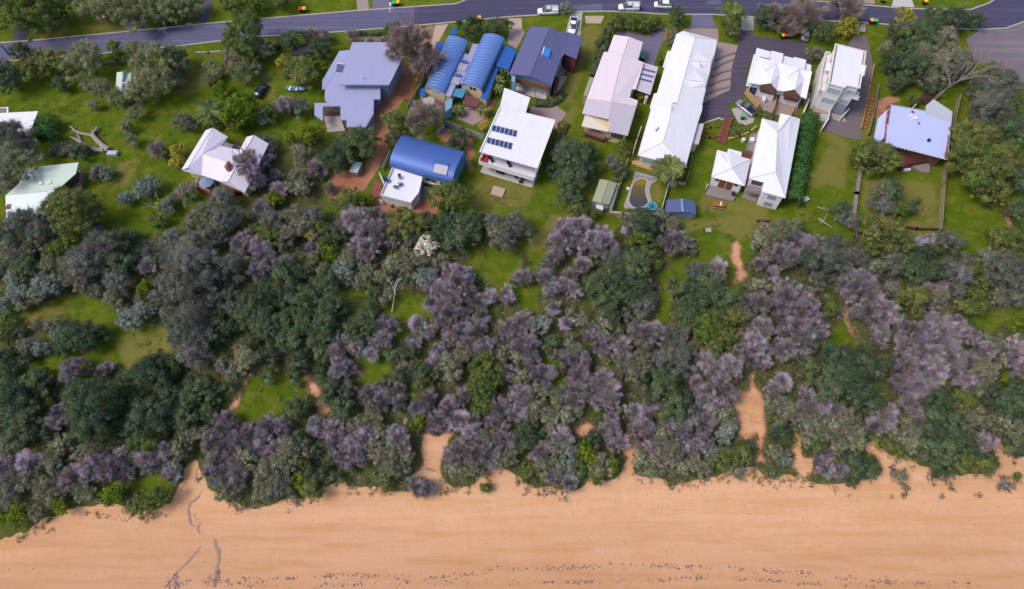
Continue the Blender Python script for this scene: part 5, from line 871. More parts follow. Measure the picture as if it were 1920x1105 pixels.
# ------------------------------------------------------------------ poles
def pole(base, top, label, lamp=False, r0=.17, mat=POLEM, arm=True):
    b0 = P(*base, HB); lo_, hi_ = 2., 14.
    for _ in range(30):
        h = (lo_+hi_)/2; y = to_px(b0.x, b0.y, HB+h)[1]; lo_, hi_ = (h, hi_) if y > top[1] else (lo_, h)
    r_ = empty('street_lamp' if lamp else 'power_pole', (b0.x,b0.y,HB), label, 'street lamp' if lamp else 'power pole'); m = MB(); m.tube([(b0.x,b0.y,HB),(b0.x,b0.y,HB+h)], [r0, r0*.7], 8); m.build('shaft', mat, r_)
    if lamp:
        m = MB(); m.tube([(b0.x,b0.y,HB+h-.1),(b0.x-.1,b0.y+.9,HB+h+.25),(b0.x-.1,b0.y+2.2,HB+h+.35)], .07, 6); m.build('arm', WHITEW, r_); m = MB(); m.box((b0.x-.1,b0.y+2.6,HB+h+.33), .35, .9, .16); m.build('lamp_head', WHITEP, r_)
    elif arm:
        m = MB(); m.box((b0.x,b0.y,HB+h-.35), 1.9, .1, .12, .3); m.build('crossarm', TIMB2, r_); m = MB()
        for s in (-.8, -.3, .3, .8): m.cyl((b0.x+s*math.cos(.3),b0.y+s*math.sin(.3),HB+h-.29), .05, .18, 8)
        m.build('insulator', WHITEP, r_)
    return b0, h
pole((325,89), (303,53), 'slim grey power pole leaning across the road near the red bin', mat=METAL, r0=.12)
pole((737,53), (727,24), 'street lamp with white arm over the road beside the utility box', True, .11, METAL)
pole((1169,30), (1171,6), 'dark power pole on the verge at the white utility', r0=.14); pole((25,112), (-2,84), 'dark green pole rising from shrubs at the left road edge', r0=.2, mat=M('green_pole', (.02,.10,.09), .6, .2), arm=False)
pole((1488,27), (1491,6), 'pale bare pole among the brownish street trees', r0=.12, mat=CONC); pole((1548,24), (1557,3), 'grey power pole between the brown street trees', r0=.12); pole((1800,21), (1806,4), 'slim pale pole on the curved lawn corner', r0=.08, mat=METAL, arm=False)
# ------------------------------------------------------------------ vegetation
def rots(n, nrm, rng):
    """two tangent vectors per normal, spun at random"""
    a = rng.normal(size=(n, 3)); a -= (a*nrm).sum(1, keepdims=True)*nrm; a /= np.linalg.norm(a, axis=1, keepdims=True)+1e-9
    return a, np.cross(nrm, a)
def leaf_quads(c, nrm, size, rng, asp=.7):
    n = len(c); a, b = rots(n, nrm, rng); s = size[:, None]
    v = np.stack([c-a*s, c-b*s*asp, c+a*s, c+b*s*asp], 1); return v.reshape(-1, 3)
def unit(v): return v/(np.linalg.norm(v, axis=1, keepdims=True)+1e-9)
def sliver_quads(p0, p1, w, rng):
    d = unit(p1-p0); a, b = rots(len(p0), d, rng); w = w[:, None]
    return np.stack([p0-a*w, p0+a*w, p1+a*w*.35, p1-a*w*.35], 1).reshape(-1, 3)
LEAF = dict(D=((.042,.066,.036),(.078,.102,.048)), G=((.085,.120,.030),(.140,.155,.048)), O=((.150,.158,.100),(.195,.190,.135)), B=((.105,.115,.090),(.155,.158,.135)), K=((.150,.165,.075),(.215,.215,.115)), P=((.208,.178,.200),(.345,.292,.340)),
    L=((.100,.150,.007),(.150,.190,.012)), Y=((.25,.24,.03),(.34,.28,.045)), S=((.150,.172,.142),(.215,.240,.205)), W=((.62,.57,.48),(.66,.60,.50)), R=((.11,.03,.05),(.14,.06,.06)), U=((.235,.190,.168),(.285,.228,.200)), H=((.05,.12,.032),(.06,.14,.035)))
LEAF = {k: tuple(tuple(min(.85, x*dict(P=1.74, D=1.85, L=1.12, W=1.18, Y=1.2).get(k, 1.5)) for x in c) for c in v) for k, v in LEAF.items()}      # a third of the light passes through a leaf
LMAT = {k: leafmat('foliage_'+n, LEAF[k][0], LEAF[k][1]) for k, n in dict(D='dark_green', G='mid_green', O='olive_grey', B='blue_grey', P='purple_grey_twigs', L='lime', Y='yellow_green', S='silver', W='cream_flower', R='burgundy', K='gum_leaf', U='mauve_twigs', H='hedge_green').items()}
#        height, clump radius, leaf size, leaves per m2, twig share, clump spread
KP = dict(K=(.75,.55,.12,60,.1), D=(.80,.60,.125,84,.12), G=(.78,.52,.118,84,.12), O=(.72,.47,.10,78,.25), B=(.85,.60,.10,84,.35), P=(.70,.42,.075,32,1), L=(.75,.5,.15,65,0), Y=(.75,.45,.13,60,0), S=(.6,.38,.13,60,.1), W=(.6,.34,.12,80,0), R=(.75,.45,.12,60,0), U=(.75,.6,.09,18,1), H=(.75,.5,.15,60,0))
CACHE = {}
def crown_mesh(k, R, var):
    key = (k, R, var)
    if key in CACHE: return CACHE[key]
    rng = np.random.default_rng(abs(hash((ord(k), int(R*10), var))) % (2**31)); hr, rc, ls, dens, tw = KP[k]
    rc = min(rc*(.75+.25*R/2.4), R*.5); n = int(3.0*(R/rc)**2*.9)+6
    ph = rng.random(6)*6.28; th = rng.random(n)*6.283; u = rng.random(n)**.62
    lob = 1+.20*np.sin(2*th+ph[0])+.15*np.sin(3*th+ph[1])+.10*np.sin(5*th+ph[2])
    zz = np.sqrt(np.clip(1-u*u, 0, 1))*rng.choice([1,1,1,1,-.35], n); rad = rng.uniform(.72, 1.04, n)*lob
    cc = np.stack([u*np.cos(th)*R*rad, u*np.sin(th)*R*rad, zz*R*hr*rng.uniform(.7, 1.12, n)], 1)
    cr = rc*rng.uniform(.6, 1.35, n); cb = rng.uniform(.62, 1.36, n) if tw < 1 else rng.uniform(.42, 1.45, n)            # every spray of leaves has its own tone
    hue = rng.normal(0, .07, (n, 3))
    mixp = rng.random(n)
    if k == 'P': hue[mixp < .22] += np.array([-.28,-.16,-.42]); hue[(mixp > .30) & (mixp < .42)] += np.array([-.1,-.16,-.25])
    elif k in 'DBOG': hue[mixp < .16] += np.array([.30,.12,.10]); hue[mixp > .9] += np.array([.1,.2,-.1])
    out = unit(cc+np.array([0, 0, R*.35])); V_ = []; T_ = []
    nl = np.maximum(8, (dens*2.2*cr**2*(1.0 if tw < 1 else .55)).astype(int)); idx = np.repeat(np.arange(n), nl)
    d = unit(rng.normal(size=(len(idx), 3))+out[idx]*.9); pos = cc[idx]+d*(cr[idx]*rng.uniform(.55, 1.08, len(idx)))[:, None]*np.array([1, 1, .8])
    nr = unit(d*.9+np.array([0,0,.25])+rng.normal(size=d.shape)*.42); V_.append(leaf_quads(pos, nr, ls*rng.uniform(.6, 1.35, len(idx)), rng)); T_.append((cb[idx]*rng.uniform(.75, 1.25, len(idx)))[:, None]*(1+hue[idx]))
    if tw:
        m_ = int((150 if tw == 1 else 24)*max(.5, rc/.5)); ix = np.repeat(np.arange(n), m_); q = len(ix)
        o2 = unit(out[ix]+rng.normal(size=(q, 3))*.10); d2 = unit(o2+rng.normal(size=(q, 3))*.36); base = cc[ix]-o2*(cr[ix]*rng.uniform(.2, 1.1, q))[:, None]+rng.normal(size=(q, 3))*(.10*cr[ix])[:, None]; L = cr[ix]*rng.uniform(1.1, 2.6, q)
        V_.append(sliver_quads(base, base+d2*L[:, None], rng.uniform(.014, .036, q), rng)); T_.append((cb[ix]*rng.uniform(.7, 1.25, q))[:, None]*(1+hue[ix]))
    v = np.concatenate(V_); t = np.clip(np.concatenate(T_), .2, 1.9); me = fast_mesh('crown', v, np.arange(len(v)).reshape(-1, 4), [LMAT[k]], t); CACHE[key] = me; return me
def trunk_mesh(R, h, var, mat=None, dead=False, key='t'):
    kk = (key, R, var)
    if kk in CACHE: return CACHE[kk]
    rg = random.Random(var*31+int(R*10)); m = MB(); r0 = .05+.05*R; lean = Vector((rg.uniform(-.2,.2), rg.uniform(-.2,.2), 1)); tp = lean*h*.62; m.tube([(0,0,-.4), lean*h*.3, tp], [r0*1.2, r0*.9, r0*.65], 7)
    br = key == 'p'
    for k in range(9 if br else 6):
        a = 6.283*k/(9 if br else 6)+rg.uniform(-.4,.4); e = Vector((math.cos(a)*R*rg.uniform(.5,.85), math.sin(a)*R*rg.uniform(.5,.85), h*rg.uniform(.85,1.25)))
        if br: f_ = rg.uniform(.35,.95); e = Vector((math.cos(a)*R*f_, math.sin(a)*R*f_, h+R*.74*math.sqrt(max(0, 1-f_*f_))*rg.uniform(.8,1.08)))
        s = lean*h*rg.uniform(.25,.6); mid = s.lerp(e, .5)+Vector((0,0,-.1*R)); m.tube([s, mid, e], [r0*.55, r0*.38, r0*.12], 5)
        for j in range(3): e2 = e+Vector((rg.uniform(-.4,.4)*R, rg.uniform(-.4,.4)*R, rg.uniform(0,.35)*R)); m.tube([mid.lerp(e, .4+.2*j), e2], [r0*.2, r0*.06], 4)
    me = m.mesh('trunk', mat or BARK); CACHE[kk] = me; return me
NAMES = dict(K=('gum_tree','light olive'), D=('dark_evergreen_tree','dark green dense'), G=('green_tree','mid green leafy'), O=('olive_tree','olive-grey'), B=('feathery_tree','blue-grey feathery'), P=('tea_tree','purple-grey twiggy'), L=('lime_green_tree','bright lime green'), Y=('yellow_green_tree','yellow-green'), S=('silver_saltbush','silvery pale-leaved'), W=('flowering_bush','cream-flowered'), R=('burgundy_shrub','burgundy-leaved'), U=('bare_twig_tree','brownish-mauve bare'), H=('dark_bush','dark green'))
R0S = (.8, 1.3, 2.0, 2.8, 3.8, 5.2); PLANTS = []; cnt = 0
def plant(k, px, py, r, up=0., squash=1.0):
    global cnt
    h = 2.0
    if k == 'O' and py < 300 and px < 480: k = 'K'
    if py < 425 and k in 'KODGB' and r > 13: r *= 1.1
    if py > 425: r *= 1.07
    for _ in range(3):
        c = G(px, py, h); zb = c.z-h; R = r*mpp(px, py, c.z); h = (.72*R+.35)*squash+up
    zb = float(gz(c.x, c.y)); R0 = min(R0S, key=lambda q: abs(math.log(q/R))); s = R/R0; var = cnt % 3; cnt += 1; rz = random.random()*6.283
    nm = NAMES[k][0]; sh = R < 1.9
    o = empty(nm.replace('_tree', '_shrub') if sh else nm, (c.x, c.y, zb), None, 'shrub' if sh or k in 'SW' else 'tree', rz=rz)
    cr = link(bpy.data.objects.new('crown', crown_mesh(k, R0, var)), o); cr.location = (0, 0, h); cr.scale = (s*random.uniform(.93,1.07), s*random.uniform(.93,1.07), s*random.uniform(.85,1.1)*squash)
    t = link(bpy.data.objects.new('trunk', trunk_mesh(R0, .72*R0+.35, var % 2, DEADP if k in 'PU' else BARK, key='p' if k in 'PU' else 't')), o); t.scale = (s, s, s*squash*h/max(.1, h-up))
    PLANTS.append((o, k, px, py, r, 'shrub' if sh or k in 'SW' else 'tree')); return o
DATA = '''
G 15,25,38 75,30,45 110,18,30 520,2,22 440,8,20 475,6,20 95,118,28 60,135,25 222,108,12 460,75,40 500,215,20 567,140,30 746,233,22 655,380,26 842,377,32,1 759,423,33 505,443,22 137,703,14 908,698,32 908,668,20 279,829,28 586,915,20 721,893,20 911,915,9 911,723,26 903,758,20 784,752,14 1122,888,18 993,882,16 1320,602,28 1340,603,24 1371,602,26 1315,622,26 1335,643,22 1360,637,26 1355,862,20 1388,852,18 1638,301,34 1615,292,22 1657,298,24 1681,400,18 1835,322,48 1815,265,36 1803,306,28 1855,365,28 1876,301,34 1648,436,32 1693,458,18 1896,453,24 1871,455,20 1709,561,24 1683,556,16 1828,559,16 1769,584,14 1552,579,16 1795,753,26 1802,867,20 1835,875,20 1855,867,14 1660,832,13 1681,847,13 263,943,20 299,933,24 15,622,20 119,470,24 137,400,42,2 112,388,28,2 168,404,28,1 548,1000,0 1157,45,14 1182,47,13 1206,48,14 1226,45,12 1370,58,16 1711,190,12 1203,456,26 1082,393,15 1112,402,12 1168,282,15 736,61,14 296,415,16 602,428,16 564,867,16 627,735,10 1562,862,12 1334,286,0
D 40,100,17 335,115,26 550,75,18 600,97,22 118,158,15 738,260,14 673,276,36 648,290,24 632,301,28 860,261,18 804,423,22 835,428,27 873,428,30 896,418,20 860,453,28 632,441,18 548,440,14 238,443,16 150,635,34 182,628,20 411,605,18 469,592,28 500,551,28 516,563,20 495,607,30 538,521,28 564,516,20 612,534,24 566,572,28 586,562,22 617,577,24 553,637,28 614,607,24 607,632,22 533,602,22 602,660,20 564,673,20 556,703,14 540,560,20 575,600,22 520,632,18 683,610,26 670,629,16 789,698,18 223,500,28 50,508,24 327,686,15 279,703,32 299,675,18 8,673,20 71,719,24 84,715,18 30,751,36 15,784,28 51,788,28 38,816,26 182,770,50 165,800,28 205,795,28 228,746,22 284,789,42 265,758,24 345,784,24 360,746,24 380,733,22 317,738,22 559,768,22 627,738,22 637,766,24 581,893,18 627,898,14 738,858,16 990,809,20 993,832,18 975,827,16 1074,306,34 1097,284,18 1099,322,20 1071,342,28 1054,327,22 1069,376,20 1163,322,14 1206,428,30 1193,500,32 1122,539,28 1153,531,24 1183,536,24 1203,536,18 1132,567,24 1163,561,24 1188,556,22 1137,587,20 1216,561,14 1150,505,24 1277,551,24 1320,536,28 1335,556,26 1365,569,26 1310,572,26 1289,592,22 1300,545,22 1350,590,22 1246,716,26 1234,735,24 1259,758,26 1282,761,22 1251,775,20 1516,496,22 1709,511,26 1739,508,22 1693,501,18 1572,688,38 1617,683,28 1546,706,28 1643,693,22 1597,713,32 1554,733,28 1597,741,28 1633,756,22 1582,715,26 1757,756,26 1752,784,24 1777,796,26 1754,809,24 1739,837,24 1764,842,26 1795,827,24 1767,872,20 1764,888,11 1825,857,16 1871,746,26 1896,758,26 1876,768,20 1914,784,18 1901,837,20 1914,847,14 1605,877,22 1622,888,16 1597,865,14 1597,903,11 1463,814,14 594,845,16 883,56,21 936,53,19 1267,36,17 1470,43,13 1429,33,19 1541,63,20 1749,35,20 1785,43,24 1828,40,15 1681,63,20 1709,73,30 1739,58,20 1709,134,28 1668,122,20 1891,198,22 1886,251,32 1909,342,28 1909,403,24 1663,365,26 1716,377,8 1709,395,11 1577,395,14 1137,66,13 1125,82,9 1117,112,8 1110,136,8 20,150,28 152,286,14 14,441,20 581,258,0 1107,827,16 1087,872,14 1100,857,0 1480,575,0 1380,612,0 1300,612,20 1725,92,20 1757,98,20 1700,104,22 1792,142,18 1680,158,18 1745,165,14
B 25,263,33,2 55,278,17,2 50,428,36 84,441,28 198,466,34 187,433,14 418,377,22 431,415,26 375,461,28 367,500,44 355,533,36 395,526,28 431,502,24 355,612,36 375,640,28 365,668,30 162,500,38 182,480,26 223,531,26 500,271,15 561,203,18 350,232,17 586,408,18 518,418,22 921,420,20 970,428,26 949,453,24 1056,290,24 1147,306,13 1147,493,26 1203,577,20 1305,516,22 1391,592,18 1264,683,32 1254,665,20 1546,493,32 1795,521,22 1780,506,18 1668,546,16 1883,518,36 1906,544,26 1896,561,18 1592,415,16 1562,463,22 1660,362,18 1650,392,20 1871,165,32 1845,178,28 1845,210,36 1640,160,0 777,758,0 652,733,16 526,915,24 645,485,0 15,920,22 1777,458,20 1639,336,0 10,400,0
K 464,676,25
O 190,15,38 240,20,38 285,18,34 330,15,32 360,18,22 160,118,34 285,120,36,1.5 310,140,26,1.5 280,162,34,1.5 262,180,22 250,95,15 330,152,14 340,135,12 1740,148,22 1660,95,14 395,125,13 408,140,12 195,170,20 235,187,16 215,187,16 178,200,11 255,215,14 240,240,13 250,265,13 165,163,13 455,140,22 485,95,24 445,110,22 395,152,14 28,316,38,2 15,344,24 28,469,24 63,465,22 25,483,24 96,498,18 142,521,22 352,362,18 380,403,22 405,428,20 324,376,12 548,410,22 564,428,25 538,448,20 556,337,18 569,354,17 564,294,20 847,410,18 936,441,25 759,501,20 718,521,15 736,498,17 784,495,19 655,485,18 673,531,13 870,665,20 847,686,22 847,708,16 22,834,20 101,857,22 122,837,20 165,850,22 61,898,22 91,915,24 117,920,20 157,923,20 342,842,20 71,961,18 431,918,22 464,862,22 548,847,26 531,872,28 505,882,26 495,918,22 693,789,20 713,809,18 708,847,22 738,850,22 759,857,18 738,882,24 908,819,16 855,877,20 885,877,20 951,862,18 980,711,18 1016,733,18 1046,743,18 1001,763,16 995,784,16 1031,779,18 1056,779,20 1044,842,22 1018,872,20 1130,612,18 1092,602,15 1077,658,18 970,670,16 1183,693,26 1203,668,18 1122,867,24 1241,834,20 1256,852,20 1203,862,18 1234,867,22 1229,882,16 1277,875,18 1302,872,18 1378,885,14 1353,776,18 1365,796,13 1458,761,22 1478,773,20 1506,794,24 1531,806,24 1557,796,22 1587,817,26 1572,832,20 1602,827,20 1582,784,20 1704,814,22 1688,832,16 1709,837,14 1815,786,24 1876,801,20 1904,801,18 1455,852,16 1686,893,13 1256,423,16 1175,415,14 1424,456,20 1445,450,26 1470,436,26 1638,506,18 1757,561,22 1856,488,22 1871,541,13 1858,648,18 1835,686,18 1726,109,28 1769,76,24 1777,112,28 1752,127,24 1800,109,19 1526,104,15 1262,63,11 1256,78,8 1061,18,11 1421,541,18 720,455,0 1850,700,20 1825,720,20 1240,812,18 1145,835,0 880,840,0 1405,735,0 1430,800,0
P 5,130,22 440,108,14 475,130,11 536,203,21 610,70,13 464,309,26,3.5 478,340,16,2 478,325,16 488,301,18 503,291,13 518,332,12 528,357,17 485,342,15 495,390,18 591,319,17 604,324,10 665,413,26 703,408,20 678,433,23 713,436,23 685,463,22 488,466,21 456,456,19 581,468,10 493,480,20 505,492,18 685,480,17 807,534,15 830,544,22 860,528,26 875,518,16 845,556,18 845,587,26 827,597,17 875,592,13 842,615,17 865,622,18 847,632,15 918,556,13 903,594,13 898,620,13 949,622,17 726,612,20 642,643,16 632,665,18 642,691,20 670,650,16 698,665,13 784,607,13 779,637,13 807,625,11 825,660,17 817,678,13 880,645,17 911,653,20 978,523,16 1033,546,13 1038,579,11 1056,534,15 1074,544,16 1061,607,11 1038,485,17 1066,443,28 1084,428,20 1049,453,22 1117,458,28 1094,463,20 1145,466,14 1183,433,13 1261,456,26 1104,622,13 1125,632,13 1206,627,26 1224,622,18 1163,653,19 1127,653,15 1170,673,17 1345,508,19 970,612,22 990,617,17 975,648,19 993,650,18 998,678,18 1074,678,20 1092,676,16 1087,703,20 1127,716,22 1340,703,26 1365,686,20 1320,673,15 1411,648,24 1424,615,20 1426,572,20 1386,660,16 1475,560,30 1508,582,28 1470,590,24 1495,625,32 1525,622,22 1465,655,24 1500,655,20 1465,483,26 1491,453,20 1615,536,27 1635,556,17 1592,556,13 1633,587,19 1663,577,15 1719,632,32 1762,622,28 1698,650,24 1734,665,30 1769,655,28 1693,691,22 1739,698,30 1782,686,26 1719,721,24 1805,714,20 1650,632,17 1739,546,16 1838,660,22 1904,665,24 1911,693,20 1805,622,15 1820,634,13 106,794,17 193,862,22 228,860,20 177,882,26 210,882,26 241,882,15 137,893,22 56,872,22 15,872,19 279,862,20 309,844,18 291,872,15 426,801,24 405,832,24 443,827,24 466,817,20 410,877,28 441,887,25 500,801,20 528,801,18 495,827,20 518,842,18 488,847,16 599,801,18 622,806,18 632,827,20 652,811,18 678,827,24 688,809,18 645,852,22 675,852,24 749,822,24 784,915,16 804,915,13 716,753,18 784,758,0 790,765,18 802,751,18 840,763,18 820,786,18 830,796,14 865,789,15 936,763,18 931,796,18 885,814,17 931,832,18 860,847,22 890,850,24 921,852,22 845,857,16 975,735,16 970,751,18 985,746,15 968,776,17 1117,730,24 1137,738,22 1122,751,18 1145,756,16 1074,751,18 1016,703,20 1051,819,20 1013,852,20 1069,908,13 1148,811,18 1160,832,18 1137,809,13 1201,806,20 1218,819,16 1188,776,14 1213,779,13 1254,799,15 1282,814,16 1262,819,13 1279,794,15 1320,791,18 1327,758,20 1355,735,22 1348,758,18 1315,738,15 1300,837,18 1322,829,16 1216,842,16 1448,733,16 1465,720,15 1511,743,16 1516,768,20 1541,758,18 1567,768,16 1655,773,20 1663,789,16 1706,768,20 1714,779,13 1714,725,22 1683,723,16 1840,834,16 1850,827,13 1549,877,16 1572,882,14 279,500,13 1739,451,11 581,680,0 1881,910,7 142,693,22 950,700,16 1385,640,18
L 215,88,13 415,167,16 450,212,40 440,226,28 600,130,15 581,258,24 546,268,18 513,377,18 622,478,20 693,377,11 223,923,22 205,928,15 114,948,18 38,963,20 15,970,18 142,453,22 274,539,15 564,903,18 784,794,15 1102,857,24 1148,870,17 1236,114,8 1853,134,17 1906,612,17 1881,711,8 575,255,0 1906,893,7 840,240,0
Y 530,117,14 1693,35,22 334,285,16 332,306,14 581,436,15 1592,51,20 1579,60,12 1200,180,8 782,150,5 302,385,11
S 199,327,14 274,352,24 238,372,16 281,365,13 314,390,18 167,436,16 322,446,18 86,536,28 109,533,16 35,551,20 8,574,15 28,521,18 253,597,26 236,592,16 279,582,16 114,627,16 79,655,17 792,521,20 809,518,16 645,506,22 329,875,14 314,875,13 1241,405,15 1018,610,18 1066,852,20 1355,819,16 1365,809,15 1333,847,16 1473,862,13 495,225,14 60,640,0 700,530,0
W 799,464,24
R 435,122,15 1147,48,9 1734,188,11
U 770,85,38,5 800,118,26,3 745,95,20,5 755,70,0 794,225,30,2 660,68,10 585,70,12 1455,33,23 1506,28,32 1480,52,20 1584,20,28 295,284,13 622,355,9 182,327,11 0,0,0
'''
for line in DATA.strip().splitlines():
    k = line[0]
    for tok in line[2:].split():
        v_ = [float(q) for q in tok.split(',')]
        if v_[2] > 0: plant(k, *v_)
from collections import defaultdict
# low growth that closes the canopy where the photograph shows no bare ground
rgF = random.Random(11); allc = [(q[2], q[3], q[4]) for q in PLANTS]; nf = defaultdict(int)
UNS = UNSCRUB+SANDS
def near_kind(x, y):
    best = sorted(PLANTS, key=lambda q: (q[2]-x)**2+(q[3]-y)**2)[:3]; k = rgF.choice(best)[1]; return k if k in 'DOPBG' else rgF.choice('OOD')
LIM = dict(P=285, D=285, O=290, B=200, G=250); have = defaultdict(int)
for q in PLANTS: have[q[1]] += 1
for _ in range(9000):
    x, y = rgF.uniform(4, 1916), rgF.uniform(415, 905); r = rgF.uniform(10, 17); p = G(x, y)
    if not inpoly(np.array([x]), np.array([y]), SCRUB)[0] or inpoly(np.array([x]), np.array([y]), BEACH)[0] or any(inpoly(np.array([x]), np.array([y]), u)[0] for u in UNS): continue
    if p.y < 20 or min((math.hypot(x-a_, y-b_)-.62*c_-.62*r) for a_, b_, c_ in allc) < 0: continue
    if any(inpoly(np.array([x+dx]), np.array([y+dy]), u)[0] for u in SANDS+[BEACH] for dx, dy in ((r,0),(-r,0),(0,r),(0,-r))): continue
    k = near_kind(x, y)
    if have[k] >= LIM[k]: continue
    have[k] += 1; plant(k, x, y, r); allc.append((x, y, r))
    if len(allc) > 1010: break
# clipped hedges and low plant rows
def hedge(label, pts, w, h, k='H', name='hedge', cat='hedge'):
    q = [P(a[0], a[1], HB+h*.8) for a in pts]; p = empty(name, (q[0].x, q[0].y, HB), label, cat); rng = np.random.default_rng(len(label)); C_ = []; N_ = []
    for a, b_ in zip(q[:-1], q[1:]):
        L = (b_-a).length; n = int(150*L*(w+2*h)/2.2); d = np.array((b_-a).normalized()); sd_ = np.array([-d[1], d[0], 0]); an = rng.uniform(-.45, 3.6, n); t = rng.random(n)*L
        bump = 1+.16*np.sin(t*3.1+an*2)+.13*np.sin(t*1.3+1)+.1*rng.normal(size=n)
        cx = np.cos(an)*w/2*bump; cz = np.maximum(.05, h*.45+np.sin(an)*h*.55*bump)
        C_.append(np.array(a)[None]*np.array([1,1,0])+d*t[:, None]+sd_*cx[:, None]+np.array([0,0,1])*(HB+cz)[:, None]); N_.append(unit(sd_*np.cos(an)[:, None]+np.array([0,0,1])*np.sin(an)[:, None]+rng.normal(size=(n, 3))*.6))
    c = np.concatenate(C_); nr = np.concatenate(N_); v = leaf_quads(c, nr, .15*rng.uniform(.6,1.4,len(c)), rng); t = rng.uniform(.6, 1.3, (len(c), 1))*np.ones((1, 3))*(1+.25*np.sin(c[:, :1]*2.1)*np.sin(c[:, 1:2]*2.3))
    o = link(bpy.data.objects.new('foliage', fast_mesh('foliage', v-np.array(p.location), np.arange(len(v)).reshape(-1, 4), [LMAT[k]], np.clip(t, .3, 1.6))), p); m = MB()
    for a, b_ in zip(q[:-1], q[1:]):
        for f in np.arange(0, 1, .9/max(1, (b_-a).length)): z = a.lerp(b_, float(f)); m.tube([(z.x,z.y,HB-.2),(z.x+.1,z.y,HB+h*.7)], [.06,.03], 5)
    m.build('stem', BARK, p); return p
hedge('tall thick green hedge right of the white hipped house', V('t8',(320,60),(290,200),(255,360),(225,520),(190,690)), 3.2, 3.4)
hedge('rounded dark clipped hedge at the end of the white skillion house', [(80,222),(84,240),(74,254)], 4.6, 3.6, 'H'); hedge('dark red-brown hedge between the road and the grey house', V('t2',(700,285),(800,290),(900,290),(960,280)), 1.4, 1.4, 'U'); hedge('dark green strip of shrubs behind the red-brown hedge', V('t2',(760,245),(860,262),(960,245)), 1.2, 1.5, 'D'); hedge('dark green hedge row on the verge above the beige house', V('n',(1120,200),(1300,215),(1480,240),(1640,245)), 2.4, 1.6, 'G')
hedge('dark low hedge along the grassy lane left of the beige house', V('b',(440,200),(380,330),(300,520),(260,640)), 1.6, 1.8, 'D'); hedge('low olive bush with fallen sticks above the pale green roof', V('m',(400,400),(500,410),(600,420),(680,450)), 3.2, 1.3, 'O', 'low_bush', 'bush'); hedge('dark creeper strip along the back of the slate house terrace', V('q',(400,985),(520,1000),(640,960),(720,860)), 1.6, 1.0, 'D', 'garden_bed', 'garden bed'); hedge('bushy green bank below the brown-gabled terraces', V('e',(650,800),(720,850),(830,880)), 1.8, 1.0, 'G', 'garden_bed', 'garden bed'); hedge('green bank planting between red stairs and tan log edging', V('f',(380,270),(450,235),(540,215)), 2.2, .7, 'G', 'garden_bed', 'garden bed'); hedge('grassy shrub strip along the grassy lane beside the white flat roof', V('a',(860,350),(800,520),(740,700)), 2.0, 1.0, 'G', 'garden_bed', 'garden bed')
# palms
def palm(name, label, px, py, r, hh, n, droop, kcol, cat='palm', width=.22):
    R = r*mpp(px, py, HB+hh); c = G(px, py, hh); p = empty(name, (c.x, c.y, HB), label, cat); rng = np.random.default_rng(int(px)); V_ = []; T_ = []
    for k in range(n):
        tone = rng.uniform(.4, 1.3); a = 6.283*(k+rng.random()*.6)/n*3.0; el = rng.uniform(-.1, 1.25); L = R*rng.uniform(.85, 1.1); d = np.array([math.cos(a), math.sin(a), 0]); s = np.linspace(0, 1, 9); dr = droop*rng.uniform(.7, 1.2)
        pts = d[None]*(L*s*math.cos(el*.75))[:, None]; pts[:, 2] = L*(s*math.sin(el)*.75-dr*s*s*.7); sd_ = np.array([-d[1], d[0], 0])
        for i in range(8):
            for side in (-1, 1):
                for j in range(3):
                    f = (j+rng.random()*.5)/3; b0 = pts[i]*(1-f)+pts[i+1]*f; ll = R*width*.8*(1-.75*abs(s[i]-.4)); e = b0+sd_*side*ll+d*ll*.7+np.array([0,0,-.25*ll]); V_ += [b0-d*.07, b0+d*.07, e+d*.05, e-d*.05]; T_.append(tone*rng.uniform(.8, 1.2))
        w = .07
        for i in range(8): V_ += [pts[i]-sd_*w, pts[i]+sd_*w, pts[i+1]+sd_*w*.7, pts[i+1]-sd_*w*.7]; T_.append(1.5)
    v = np.array(V_)+np.array([0,0,hh]); t = np.array(T_)[:, None]*np.ones((1,3)); link(bpy.data.objects.new('fronds', fast_mesh('fronds', v, np.arange(len(v)).reshape(-1,4), [LMAT[kcol]], t)), p)
    m = MB(); m.tube([(.25,-.15,-.2),(.1,0,hh*.5),(0,0,hh)], [.32,.24,.22], 9); m.build if False else link(bpy.data.objects.new('trunk', m.mesh('trunk', BARK)), p)
palm('date_palm', 'large round date palm behind the pink U-shaped house', 393, 208, 33, 3.4, 54, .75, 'G'); palm('fan_palm', 'tall palm leaning over the pool end of the long white house', 1256, 316, 34, 5.0, 24, .8, 'G', width=.34); palm('fan_palm', 'pale-trunked palm on the street verge above the car park', 1374, 18, 29, 5.5, 24, .8, 'G', width=.34)
for x, y, r, lb in ((944,130,13,'upper cordyline in the narrow yard beside the slate house'),(936,150,14,'lower cordyline in the narrow yard beside the slate house'),(935,165,11,'lowest cordyline by the corner of the white flat-roofed house'),(858,205,12,'cordyline under the turquoise awning of the twin barrel house'),(906,205,12,'cordyline at the right end of the maroon awning'),(905,236,9,'small yellowish cordyline by the pale metal fence')): palm('cordyline', lb, x, y, r, 2.0, 26, .7, 'Y' if y > 230 else 'G', 'cordyline', .25)
